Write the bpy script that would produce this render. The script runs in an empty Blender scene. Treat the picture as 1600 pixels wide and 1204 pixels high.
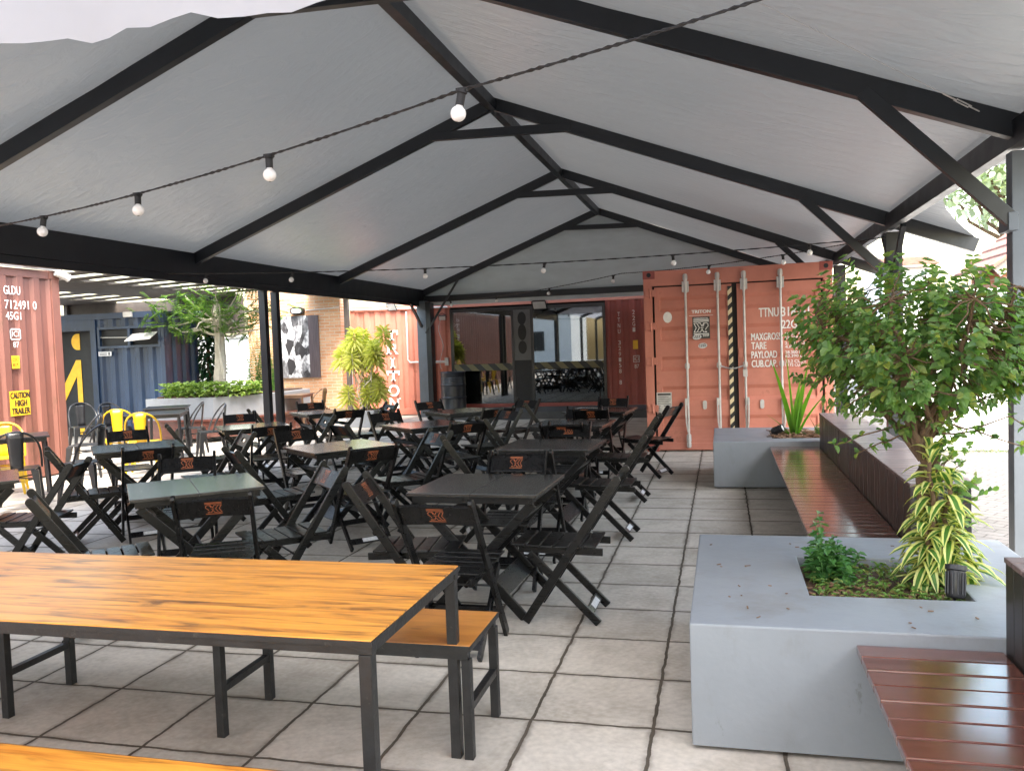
import bpy, bmesh, math, random
from mathutils import Vector, Matrix
R = math.radians
random.seed(7)
sc = bpy.context.scene
col = sc.collection

# ------------------------------------------------------------------ camera, sky, sun, exposure
YAW, PITCH, ROLL, CAMH = .24715, -.04763, -.03584, 1.6
cam = bpy.data.objects.new('camera', bpy.data.cameras.new('camera'))
col.objects.link(cam)
cam.data.sensor_fit = 'HORIZONTAL'
cam.data.sensor_width = 36.0
cam.data.lens = 1310.08 / 1600 * 36
cam.data.clip_start, cam.data.clip_end = .05, 2000
_f = Vector((-math.sin(YAW), math.cos(YAW), 0)); _r = Vector((math.cos(YAW), math.sin(YAW), 0)); _u = Vector((0, 0, 1))
_f2 = _f * math.cos(PITCH) + _u * math.sin(PITCH); _u2 = _u * math.cos(PITCH) - _f * math.sin(PITCH)
_r3 = _r * math.cos(ROLL) + _u2 * math.sin(ROLL); _u3 = _u2 * math.cos(ROLL) - _r * math.sin(ROLL)
cam.matrix_world = Matrix(((_r3.x, _u3.x, -_f2.x, 0), (_r3.y, _u3.y, -_f2.y, 0), (_r3.z, _u3.z, -_f2.z, CAMH), (0, 0, 0, 1)))
sc.camera = cam

SUN_EL, SUN_AZ = R(60), R(155)      # azimuth clockwise from +Y
w = bpy.data.worlds.new('World'); sc.world = w; w.use_nodes = True
wn = w.node_tree.nodes; wl = w.node_tree.links
sky = wn.new('ShaderNodeTexSky'); sky.sky_type = 'NISHITA'; sky.sun_disc = False
sky.sun_elevation = SUN_EL; sky.sun_rotation = SUN_AZ
sky.air_density = 1.8; sky.dust_density = 4.0; sky.ozone_density = .6
hs = wn.new('ShaderNodeHueSaturation'); hs.inputs['Saturation'].default_value = 1.0
wl.new(sky.outputs[0], hs.inputs['Color']); wl.new(hs.outputs[0], wn['Background'].inputs[0])
wn['Background'].inputs[1].default_value = .15
sl = bpy.data.lights.new('sun', 'SUN'); sl.energy = 1.4; sl.angle = R(26); sl.color = (1, .97, .93)
so = bpy.data.objects.new('sun', sl); col.objects.link(so)
to_sun = Vector((math.sin(SUN_AZ) * math.cos(SUN_EL), math.cos(SUN_AZ) * math.cos(SUN_EL), math.sin(SUN_EL)))
so.rotation_euler = to_sun.to_track_quat('Z', 'Y').to_euler(); so.location = (5, -5, 20)
sc.view_settings.view_transform = 'Standard'; sc.view_settings.look = 'None'
sc.view_settings.gamma = 1; sc.view_settings.use_curve_mapping = False
sc.view_settings.exposure = 3.05
sc.cycles.use_denoising = True
sc.cycles.max_bounces = 8; sc.cycles.diffuse_bounces = 5; sc.cycles.transparent_max_bounces = 12
sc.cycles.sample_clamp_indirect = 8

# ------------------------------------------------------------------ materials
def newmat(name):
    m = bpy.data.materials.new(name); m.use_nodes = True
    return m, m.node_tree.nodes, m.node_tree.links, m.node_tree.nodes['Principled BSDF']
def nd(n, kind, **kw):
    x = n.new('ShaderNode' + kind)
    for k, v in kw.items():
        if k in x.inputs: x.inputs[k].default_value = v
        else: setattr(x, k, v)
    return x
def ramp(n, stops):
    r = n.new('ShaderNodeValToRGB'); e = r.color_ramp.elements
    while len(e) < len(stops): e.new(.5)
    for a, (p, c) in zip(e, stops): a.position = p; a.color = (*c, 1) if len(c) == 3 else c
    return r
def c4(c): return (*c, 1)
def mixc(n, l, fac, a, b, mode='MIX'):
    x = n.new('ShaderNodeMix'); x.data_type = 'RGBA'; x.blend_type = mode
    for s, v in ((x.inputs[0], fac), (x.inputs[6], a), (x.inputs[7], b)):
        if hasattr(v, 'is_output'): l.new(v, s)
        elif isinstance(v, (int, float)): s.default_value = v
        else: s.default_value = c4(v)
    return x.outputs[2]
def mat(name, c, rough=.5, metal=0., var=.15, vscale=3., bump=0., bscale=60., dirt_or_glint=None, dscale=4., dlo=.55, dhi=.75, spec=.5, coat=0., trans=0., stretch=None, rand=0.):
    """paint-like surface: base colour with slow mottling, optional patches of dirt / rust / chips, fine bump"""
    m, n, l, b = newmat(name)
    tc = nd(n, 'TexCoord'); src = tc.outputs['Object']
    if stretch:
        mp = nd(n, 'Mapping'); mp.inputs['Scale'].default_value = stretch; l.new(src, mp.inputs[0]); src = mp.outputs[0]
    nz = nd(n, 'TexNoise', Scale=vscale, Detail=6., Roughness=.65); l.new(src, nz.inputs['Vector'])
    rp = ramp(n, [(.3, [x * (1 - var) for x in c]), (.7, [min(1, x * (1 + var)) for x in c])]); l.new(nz.outputs[0], rp.inputs[0])
    out = rp.outputs[0]
    if rand:
        oi = nd(n, 'ObjectInfo'); mr = nd(n, 'MapRange'); mr.inputs['To Min'].default_value = 1 - rand; mr.inputs['To Max'].default_value = 1 + rand
        l.new(oi.outputs['Random'], mr.inputs['Value'])
        hv = nd(n, 'HueSaturation'); l.new(out, hv.inputs['Color']); l.new(mr.outputs[0], hv.inputs['Value']); out = hv.outputs[0]
    if dirt_or_glint:
        n2 = nd(n, 'TexNoise', Scale=dscale, Detail=8., Roughness=.7); l.new(src, n2.inputs['Vector'])
        r2 = ramp(n, [(dlo, (0, 0, 0)), (dhi, (1, 1, 1))]); l.new(n2.outputs[0], r2.inputs[0])
        out = mixc(n, l, r2.outputs[0], out, dirt_or_glint)
    l.new(out, b.inputs['Base Color'])
    nr = nd(n, 'TexNoise', Scale=vscale * 3, Detail=5.); l.new(src, nr.inputs['Vector'])
    mr = nd(n, 'MapRange'); mr.inputs['To Min'].default_value = max(0, rough - .12); mr.inputs['To Max'].default_value = min(1, rough + .12)
    l.new(nr.outputs[0], mr.inputs['Value']); l.new(mr.outputs[0], b.inputs['Roughness'])
    b.inputs['Metallic'].default_value = metal; b.inputs['Specular IOR Level'].default_value = spec
    b.inputs['Coat Weight'].default_value = coat; b.inputs['Coat Roughness'].default_value = .12
    if bump:
        nb = nd(n, 'TexNoise', Scale=bscale, Detail=5.); l.new(src, nb.inputs['Vector'])
        bp = nd(n, 'Bump', Strength=bump, Distance=.01); l.new(nb.outputs[0], bp.inputs['Height']); l.new(bp.outputs[0], b.inputs['Normal'])
    if trans:
        tr = nd(n, 'BsdfTranslucent'); l.new(out, tr.inputs['Color']); ms = nd(n, 'MixShader', Fac=trans)
        ms.inputs[0].default_value = trans
        l.new(b.outputs[0], ms.inputs[1]); l.new(tr.outputs[0], ms.inputs[2]); l.new(ms.outputs[0], n['Material Output'].inputs[0])
    return m
def leafmat(name, cols, trans=.35, rough=.45):
    m, n, l, b = newmat(name)
    g = nd(n, 'NewGeometry'); rp = ramp(n, [(i / max(1, len(cols) - 1), c) for i, c in enumerate(cols)])
    l.new(g.outputs['Random Per Island'], rp.inputs[0]); l.new(rp.outputs[0], b.inputs['Base Color'])
    b.inputs['Roughness'].default_value = rough
    tr = nd(n, 'BsdfTranslucent')
    tcol = mixc(n, l, 1., rp.outputs[0], (1.6, 1.7, .6), 'MULTIPLY'); l.new(tcol, tr.inputs['Color'])
    ms = nd(n, 'MixShader'); ms.inputs[0].default_value = trans
    l.new(b.outputs[0], ms.inputs[1]); l.new(tr.outputs[0], ms.inputs[2]); l.new(ms.outputs[0], n['Material Output'].inputs[0])
    return m
def brickmat(name, c1, c2, mortar, bw, bh, ms, offset=.5, loc=(0, 0, 0), rot=(0, 0, 0), rough=.85, bump=.5, stain=None, smooth=.1, stain_amt=.5, spec=.3):
    m, n, l, b = newmat(name)
    tc = nd(n, 'TexCoord'); mp = nd(n, 'Mapping'); mp.inputs['Location'].default_value = loc; mp.inputs['Rotation'].default_value = rot
    l.new(tc.outputs['Object'], mp.inputs[0])
    nw = nd(n, 'TexNoise', Scale=9., Detail=4.); l.new(mp.outputs[0], nw.inputs['Vector'])
    vm = nd(n, 'VectorMath', operation='MULTIPLY_ADD'); l.new(nw.outputs['Color'], vm.inputs[0])
    vm.inputs[1].default_value = (bh * .045,) * 3; l.new(mp.outputs[0], vm.inputs[2])
    br = n.new('ShaderNodeTexBrick'); br.offset = offset; br.squash = 1
    l.new(vm.outputs[0], br.inputs['Vector'])
    for k, v in (('Color1', c4(c1)), ('Color2', c4(c2)), ('Mortar', c4(mortar)), ('Scale', 1.), ('Mortar Size', ms), ('Mortar Smooth', smooth), ('Brick Width', bw), ('Row Height', bh), ('Bias', 0.)): br.inputs[k].default_value = v
    nz = nd(n, 'TexNoise', Scale=2.2, Detail=9., Roughness=.7); l.new(mp.outputs[0], nz.inputs['Vector'])
    rp = ramp(n, [(.32, (.62, .60, .57)), (.55, (1, 1, 1)), (.8, (1.0, .98, .94))]); l.new(nz.outputs[0], rp.inputs[0])
    out = mixc(n, l, stain_amt, br.outputs['Color'], rp.outputs[0], 'MULTIPLY')
    n2 = nd(n, 'TexNoise', Scale=34., Detail=6.); l.new(mp.outputs[0], n2.inputs['Vector'])
    r2 = ramp(n, [(.3, (.82, .82, .82)), (.7, (1.06, 1.06, 1.06))]); l.new(n2.outputs[0], r2.inputs[0])
    out = mixc(n, l, .8, out, r2.outputs[0], 'MULTIPLY')
    if stain:   # grime creeping out of the joints: a second wider, blotchy joint mask
        b2 = n.new('ShaderNodeTexBrick'); b2.offset = offset; l.new(vm.outputs[0], b2.inputs['Vector'])
        for k, v in (('Scale', 1.), ('Mortar Size', ms * 4.5), ('Mortar Smooth', 1.), ('Brick Width', bw), ('Row Height', bh)): b2.inputs[k].default_value = v
        n3 = nd(n, 'TexNoise', Scale=1.7, Detail=7., Roughness=.75); l.new(mp.outputs[0], n3.inputs['Vector'])
        r3 = ramp(n, [(.42, (0, 0, 0)), (.60, (1, 1, 1))]); l.new(n3.outputs[0], r3.inputs[0])
        mm = nd(n, 'Math', operation='MULTIPLY'); l.new(b2.outputs['Fac'], mm.inputs[0]); l.new(r3.outputs[0], mm.inputs[1])
        m3 = nd(n, 'Math', operation='MULTIPLY'); l.new(mm.outputs[0], m3.inputs[0]); m3.inputs[1].default_value = .75
        out = mixc(n, l, m3.outputs[0], out, stain)
        n4 = nd(n, 'TexNoise', Scale=5., Detail=3.); l.new(mp.outputs[0], n4.inputs['Vector'])
        r4 = ramp(n, [(.74, (0, 0, 0)), (.79, (1, 1, 1))]); l.new(n4.outputs[0], r4.inputs[0])
        m5 = nd(n, 'Math', operation='MULTIPLY'); l.new(r4.outputs[0], m5.inputs[0]); m5.inputs[1].default_value = .6
        out = mixc(n, l, m5.outputs[0], out, stain)
    l.new(out, b.inputs['Base Color']); b.inputs['Roughness'].default_value = rough; b.inputs['Specular IOR Level'].default_value = spec
    if bump:
        inv = nd(n, 'Math', operation='SUBTRACT'); inv.inputs[0].default_value = 1; l.new(br.outputs['Fac'], inv.inputs[1])
        ad = nd(n, 'Math', operation='MULTIPLY_ADD'); l.new(n2.outputs[0], ad.inputs[0]); ad.inputs[1].default_value = .25; l.new(inv.outputs[0], ad.inputs[2])
        bp = nd(n, 'Bump', Strength=bump, Distance=.008); l.new(ad.outputs[0], bp.inputs['Height']); l.new(bp.outputs[0], b.inputs['Normal'])
    return m
def woodmat(name, base, dark, burn=None, rough=.3, axis_scale=(1.2, 16, 16), coat=.4, lo=.62, hi=.72):
    m, n, l, b = newmat(name)
    tc = nd(n, 'TexCoord'); mp = nd(n, 'Mapping'); mp.inputs['Scale'].default_value = axis_scale; l.new(tc.outputs['Object'], mp.inputs[0])
    nz = nd(n, 'TexNoise', Scale=1.6, Detail=7., Roughness=.65, Distortion=.6); l.new(mp.outputs[0], nz.inputs['Vector'])
    rp = ramp(n, [(.3, dark), (.5, base), (.75, [min(1, x * 1.25) for x in base])]); l.new(nz.outputs[0], rp.inputs[0]); out = rp.outputs[0]
    if burn:
        mp2 = nd(n, 'Mapping'); mp2.inputs['Scale'].default_value = (axis_scale[0] * 1.7, axis_scale[1] * .75, axis_scale[2] * .75); l.new(tc.outputs['Object'], mp2.inputs[0])
        n2 = nd(n, 'TexNoise', Scale=1.5, Detail=4., Roughness=.6, Distortion=.9); l.new(mp2.outputs[0], n2.inputs['Vector'])
        r2 = ramp(n, [(lo - .1, (0, 0, 0)), (lo, (.35, .35, .35)), (hi, (1, 1, 1))]); l.new(n2.outputs[0], r2.inputs[0])
        n3 = nd(n, 'TexNoise', Scale=1.1, Detail=2.); l.new(tc.outputs['Object'], n3.inputs['Vector'])
        r3 = ramp(n, [(.35, (.35, .35, .35)), (.6, (1, 1, 1))]); l.new(n3.outputs[0], r3.inputs[0])
        mm = nd(n, 'Math', operation='MULTIPLY'); l.new(r2.outputs[0], mm.inputs[0]); l.new(r3.outputs[0], mm.inputs[1])
        out = mixc(n, l, mm.outputs[0], out, burn)
    l.new(out, b.inputs['Base Color']); b.inputs['Roughness'].default_value = rough
    b.inputs['Coat Weight'].default_value = coat; b.inputs['Coat Roughness'].default_value = .15
    bp = nd(n, 'Bump', Strength=.12, Distance=.004); l.new(nz.outputs[0], bp.inputs['Height']); l.new(bp.outputs[0], b.inputs['Normal'])
    return m

M = {}
M['steel'] = mat('dark_painted_steel', (.0055, .0075, .011), .42, var=.25, vscale=2, bump=.05)
M['steel_grey'] = mat('grey_painted_steel', (.10, .115, .135), .5, var=.12)
M['floor'] = brickmat('concrete_slabs', (.57, .515, .445), (.46, .415, .355), (.085, .07, .052), .513, .513, .0085, offset=0, loc=(.816, -3.43, 0), stain=(.10, .08, .06), bump=.55, smooth=.25, stain_amt=.8)
M['paver'] = brickmat('interlocking_pavers', (.14, .132, .125), (.115, .11, .103), (.065, .06, .055), .22, .11, .007, rot=(0, 0, .6), bump=.4)
M['brick'] = brickmat('orange_brick', (.54, .26, .13), (.64, .37, .21), (.55, .43, .32), .25, .075, .010, rot=(R(90), 0, 0), bump=.6, stain_amt=.35)
M['brick2'] = brickmat('orange_brick_house', (.46, .20, .11), (.52, .27, .16), (.5, .4, .3), .25, .075, .010, rot=(R(90), 0, 0), bump=.5, stain_amt=.35)
M['planter'] = mat('grey_painted_concrete', (.215, .23, .25), .5, var=.07, vscale=1.6, bump=.10, bscale=35, dirt_or_glint=(.5, .5, .49), dscale=6, dlo=.735, dhi=.75)
def smudge(m, c, scale, lo, hi, amt):
    n = m.node_tree.nodes; l = m.node_tree.links; b = n['Principled BSDF']; src = b.inputs['Base Color'].links[0].from_socket
    tc = nd(n, 'TexCoord'); mp = nd(n, 'Mapping'); mp.inputs['Scale'].default_value = (1, 1, .5); l.new(tc.outputs['Object'], mp.inputs[0])
    nz = nd(n, 'TexNoise', Scale=scale, Detail=9., Roughness=.72); l.new(mp.outputs[0], nz.inputs['Vector'])
    r = ramp(n, [(lo, (0, 0, 0)), (hi, (amt, amt, amt))]); l.new(nz.outputs[0], r.inputs[0])
    l.new(mixc(n, l, r.outputs[0], src, c), b.inputs['Base Color'])
smudge(M['planter'], (.16, .15, .135), 3.0, .50, .72, .65); smudge(M['planter'], (.09, .085, .08), 11., .66, .72, .5)
M['redwood'] = woodmat('red_brown_deck_wood', (.115, .038, .027), (.065, .02, .014), rough=.20, axis_scale=(2, 22, 22), coat=.9)
M['redwood_dark'] = woodmat('dark_brown_deck_wood', (.019, .011, .009), (.010, .006, .005), rough=.45, axis_scale=(22, 22, 2), coat=.2)
M['orange'] = woodmat('varnished_orange_pine', (.66, .27, .036), (.40, .12, .014), burn=(.075, .020, .006), rough=.34, axis_scale=(1.0, 20, 20), coat=.12, lo=.565, hi=.665)
M['orange_plain'] = woodmat('varnished_plain_pine', (.48, .19, .035), (.36, .12, .02), burn=(.20, .06, .012), rough=.32, axis_scale=(1.5, 9, 9), coat=.3, lo=.68, hi=.8)
M['iron'] = mat('worn_black_iron', (.012, .0115, .012), .45, var=.5, vscale=14, bump=.15, dirt_or_glint=(.10, .085, .075), dscale=18, dlo=.62, dhi=.8)
M['blackwood'] = mat('black_lacquered_wood', (.0030, .0030, .0033), .30, var=.45, vscale=2.5, stretch=(2, 14, 14), bump=.05, bscale=18, spec=.36, rand=.3)
M['blacktop'] = mat('black_table_top', (.006, .0062, .0055), .22, var=.5, vscale=2.2, stretch=(14, 2, 2), bump=.05, bscale=12, spec=.7, rand=.25, coat=.4, dirt_or_glint=(.022, .02, .018), dscale=2.2, dlo=.66, dhi=.8)
M['emblem'] = mat('orange_print', (.40, .12, .05), .5, var=.15, vscale=30)
M['white_print'] = mat('white_print', (.72, .70, .66), .6, var=.1, vscale=12)
M['worn_print'] = mat('worn_white_print', (.70, .64, .60), .6, var=.1, vscale=12, dirt_or_glint=(.40, .13, .09), dscale=22, dlo=.58, dhi=.62)
M['label_white'] = mat('white_label', (.55, .55, .55), .5, var=.2, vscale=40)
M['red_cont'] = mat('salmon_red_container_paint', (.47, .165, .112), .55, var=.17, vscale=1.6, bump=.06, bscale=14, dirt_or_glint=(.20, .075, .045), dscale=3.2, dlo=.60, dhi=.78)
M['red_old'] = mat('faded_red_container_paint', (.185, .072, .052), .55, var=.18, vscale=1.4, bump=.08, bscale=14, dirt_or_glint=(.12, .055, .035), dscale=2.6, dlo=.54, dhi=.70, stretch=(1, 1, .5))
M['red_dark'] = mat('dark_red_container_paint', (.28, .06, .045), .5, var=.15, vscale=2, dirt_or_glint=(.1, .04, .03), dscale=3, dlo=.62, dhi=.78)
M['blue'] = mat('navy_container_paint', (.015, .031, .066), .32, var=.4, vscale=2.2, bump=.1, bscale=9, dirt_or_glint=(.12, .15, .20), dscale=4, dlo=.60, dhi=.82, stretch=(1, 1, .35))  # pale blue upright streaks are bright highlights put into the navy colour
M['gasket'] = mat('black_rubber', (.014, .014, .015), .7)
M['galv'] = mat('galvanised_steel', (.46, .44, .42), .45, metal=.35, var=.2, vscale=9, dirt_or_glint=(.25, .15, .10), dscale=12, dlo=.63, dhi=.75)
M['yellow'] = mat('yellow_paint', (.55, .34, .008), .35, var=.08)
M['yellow_sign'] = mat('yellow_sign', (.78, .44, .02), .5, var=.12, vscale=10)
M['yellow_pale'] = mat('faded_yellow_print', (.55, .48, .28), .55, var=.2, vscale=18)
M['black'] = mat('matt_black', (.008, .008, .009), .6)
M['bmetal'] = mat('black_powder_coated_metal', (.014, .014, .016), .33, var=.3, vscale=8)
M['bare'] = mat('bronze_metal', (.16, .10, .065), .4, metal=.6, var=.3)
M['white_wall'] = mat('white_rendered_wall', (.80, .79, .77), .8, var=.05, vscale=1, bump=.1, bscale=30)
M['pale_wall'] = mat('pale_concrete_wall', (.42, .43, .41), .85, var=.15, vscale=1.2, bump=.1)
M['tile'] = mat('terracotta_tiles', (.22, .10, .07), .8, var=.35, vscale=6, bump=.2, dirt_or_glint=(.10, .06, .05), dscale=5, dlo=.6, dhi=.75)
M['greywood'] = mat('weathered_grey_wood', (.22, .19, .16), .8, var=.2)
M['pergola'] = mat('dark_pergola_wood', (.055, .044, .036), .7, var=.3, vscale=4)
M['soil'] = mat('soil', (.085, .048, .028), .95, var=.5, vscale=16, bump=.9, bscale=45)
M['bark'] = mat('bark', (.14, .085, .05), .9, var=.4, vscale=10, bump=.8, bscale=40, stretch=(3, 3, .6))
M['palebark'] = mat('pale_bark', (.46, .41, .33), .85, var=.25, vscale=5, bump=.4, bscale=25)
M['chip'] = leafmat('bark_chips', [(.16, .075, .04), (.24, .14, .08), (.10, .05, .03)], trans=0., rough=.9)
M['leaf'] = leafmat('shrub_leaves', [(.065, .145, .042), (.105, .205, .065), (.145, .25, .085), (.17, .27, .095), (.26, .29, .07)], .5)
M['leaf_weed'] = leafmat('weed_leaves', [(.04, .13, .035), (.065, .18, .045), (.10, .22, .06)], .3)
M['leaf_cover'] = leafmat('ground_cover_leaves', [(.06, .14, .02), (.10, .20, .04), (.15, .22, .05), (.20, .17, .06)], .25)
M['leaf_tree'] = leafmat('feathery_tree_leaves', [(.055, .12, .022), (.085, .165, .035), (.13, .20, .05)], .5)
M['leaf_dark'] = leafmat('dark_climber_leaves', [(.012, .04, .016), (.02, .065, .025), (.03, .085, .03)], .2)
M['leaf_fern'] = leafmat('fern_leaves', [(.06, .14, .03), (.09, .19, .045), (.12, .22, .06)], .4)
M['leaf_bed'] = leafmat('bright_bed_leaves', [(.13, .21, .045), (.19, .28, .075), (.25, .34, .11)], .35)
M['leaf_drac'] = leafmat('yellow_green_leaves', [(.28, .31, .07), (.42, .43, .13), (.52, .51, .20)], .45)
M['leaf_stripe'] = leafmat('green_leaf_centre', [(.05, .14, .025), (.08, .19, .035)], .35)
M['leaf_edge'] = leafmat('cream_leaf_margin', [(.55, .55, .17), (.62, .60, .26)], .35)
M['leaf_iris'] = leafmat('sword_leaves', [(.05, .15, .012), (.09, .22, .02), (.14, .27, .035)], .4)
M['leaf_agave'] = leafmat('grey_green_leaves', [(.05, .09, .05), (.09, .13, .08)], .15)
M['hazed_leaf'] = leafmat('hazed_far_leaves', [(.30, .36, .28), (.36, .42, .32)], .3)  # distance haze and glare put into these pale leaf colours
M['cable'] = mat('black_cable', (.010, .010, .011), .55)
M['wire'] = mat('steel_wire', (.5, .5, .5), .35, metal=.8)
M['conduit'] = mat('white_conduit', (.5, .48, .45), .5, var=.15)
M['barrel'] = mat('blue_black_barrel', (.016, .020, .028), .38, var=.25, vscale=4)
M['deck'] = mat('dark_grey_deck', (.055, .056, .058), .6, var=.2, vscale=4, stretch=(1, 8, 1))
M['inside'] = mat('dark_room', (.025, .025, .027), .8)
M['door_grey'] = mat('grey_door', (.10, .10, .10), .5)
M['lampglass'] = mat('floodlight_glass', (.55, .55, .53), .15, spec=.7)
def fabric_mat():
    m, n, l, b = newmat('grey_tent_fabric')
    tc = nd(n, 'TexCoord')
    nz = nd(n, 'TexNoise', Scale=.9, Detail=5.); l.new(tc.outputs['Object'], nz.inputs['Vector'])
    rp = ramp(n, [(.3, (.285, .33, .375)), (.7, (.32, .365, .405))]); l.new(nz.outputs[0], rp.inputs[0]); l.new(rp.outputs[0], b.inputs['Base Color'])
    b.inputs['Roughness'].default_value = .36; b.inputs['Specular IOR Level'].default_value = .45
    mp = nd(n, 'Mapping'); mp.inputs['Scale'].default_value = (1, 2.6, 1.5); l.new(tc.outputs['Object'], mp.inputs[0])
    n2 = nd(n, 'TexNoise', Scale=3.2, Detail=4., Distortion=.8); l.new(mp.outputs[0], n2.inputs['Vector'])
    n3 = nd(n, 'TexNoise', Scale=140., Detail=1.); l.new(tc.outputs['Object'], n3.inputs['Vector'])
    ad = nd(n, 'Math', operation='MULTIPLY_ADD'); l.new(n3.outputs[0], ad.inputs[0]); ad.inputs[1].default_value = .006; l.new(n2.outputs[0], ad.inputs[2])
    bp = nd(n, 'Bump', Strength=.42, Distance=.04); l.new(ad.outputs[0], bp.inputs['Height']); l.new(bp.outputs[0], b.inputs['Normal'])
    tr = nd(n, 'BsdfTranslucent'); tr.inputs['Color'].default_value = (.60, .60, .59, 1)
    ms = nd(n, 'MixShader'); ms.inputs[0].default_value = .022
    l.new(b.outputs[0], ms.inputs[1]); l.new(tr.outputs[0], ms.inputs[2]); l.new(ms.outputs[0], n['Material Output'].inputs[0])
    return m
M['fabric'] = fabric_mat()
M['fabric_back'] = mat('grey_green_gable_fabric', (.54, .60, .62), .6, var=.08, vscale=2, bump=.3, bscale=3, stretch=(1, 1, 3))
M['fabric_white'] = mat('white_valance_fabric', (.58, .58, .61), .6, var=.03, vscale=2, bump=.2, bscale=4, trans=.45)
def bulb_mat():
    m, n, l, b = newmat('opal_bulb'); b.inputs['Base Color'].default_value = (.88, .87, .85, 1); b.inputs['Roughness'].default_value = .2
    b.inputs['Subsurface Weight'].default_value = .3; b.inputs['Subsurface Radius'].default_value = (.02, .02, .02)
    return m
M['bulb'] = bulb_mat()
def glass_mat():
    m, n, l, b = newmat('shop_glass')
    tr = nd(n, 'BsdfTransparent'); tr.inputs['Color'].default_value = (.55, .58, .58, 1)
    gl = nd(n, 'BsdfGlossy', Roughness=.02); gl.inputs['Color'].default_value = (.9, .93, .95, 1)
    fr = nd(n, 'Fresnel', IOR=1.7); mr = nd(n, 'MapRange'); mr.inputs['To Min'].default_value = .06; mr.inputs['To Max'].default_value = 1.
    l.new(fr.outputs[0], mr.inputs['Value'])
    ms = nd(n, 'MixShader'); l.new(mr.outputs[0], ms.inputs[0]); l.new(tr.outputs[0], ms.inputs[1]); l.new(gl.outputs[0], ms.inputs[2])
    l.new(ms.outputs[0], n['Material Output'].inputs[0])
    return m
M['glass'] = glass_mat()
def hazard_mat(name, ca, cb, freq, d):
    m, n, l, b = newmat(name); tc = nd(n, 'TexCoord')
    dt = nd(n, 'VectorMath', operation='DOT_PRODUCT'); l.new(tc.outputs['Object'], dt.inputs[0]); dt.inputs[1].default_value = d
    ml = nd(n, 'Math', operation='MULTIPLY'); l.new(dt.outputs['Value'], ml.inputs[0]); ml.inputs[1].default_value = freq
    fr = nd(n, 'Math', operation='FRACT'); l.new(ml.outputs[0], fr.inputs[0])
    gt = nd(n, 'Math', operation='GREATER_THAN'); l.new(fr.outputs[0], gt.inputs[0]); gt.inputs[1].default_value = .5
    l.new(mixc(n, l, gt.outputs[0], ca, cb), b.inputs['Base Color']); b.inputs['Roughness'].default_value = .5
    return m
M['hazard'] = hazard_mat('hazard_stripes', (.62, .50, .30), (.012, .012, .012), 7.2, (1.0, 0, -1.0))
M['hazard_glass'] = hazard_mat('hazard_band', (.13, .115, .05), (.014, .016, .015), 2.8, (1, 0, 1.0))
def photo_mat():
    m, n, l, b = newmat('black_and_white_photo'); tc = nd(n, 'TexCoord')
    mp = nd(n, 'Mapping'); mp.inputs['Scale'].default_value = (5, 1, 2.6); l.new(tc.outputs['Object'], mp.inputs[0])
    nz = nd(n, 'TexVoronoi', Scale=1.3); l.new(mp.outputs[0], nz.inputs['Vector'])
    n2 = nd(n, 'TexNoise', Scale=3., Detail=6.); l.new(mp.outputs[0], n2.inputs['Vector'])
    ad = nd(n, 'Math', operation='MULTIPLY'); l.new(nz.outputs['Color'], ad.inputs[0]); l.new(n2.outputs[0], ad.inputs[1])
    rp = ramp(n, [(.12, (.03, .028, .03)), (.25, (.2, .2, .21)), (.36, (.55, .55, .56)), (.5, (.75, .75, .76))]); l.new(ad.outputs[0], rp.inputs[0])
    l.new(rp.outputs[0], b.inputs['Base Color']); b.inputs['Roughness'].default_value = .5
    return m
M['photo'] = photo_mat()
M['photo_side'] = mat('dark_photo_margin', (.085, .065, .07), .5, var=.4, vscale=6, stretch=(6, 1, .4))

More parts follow.
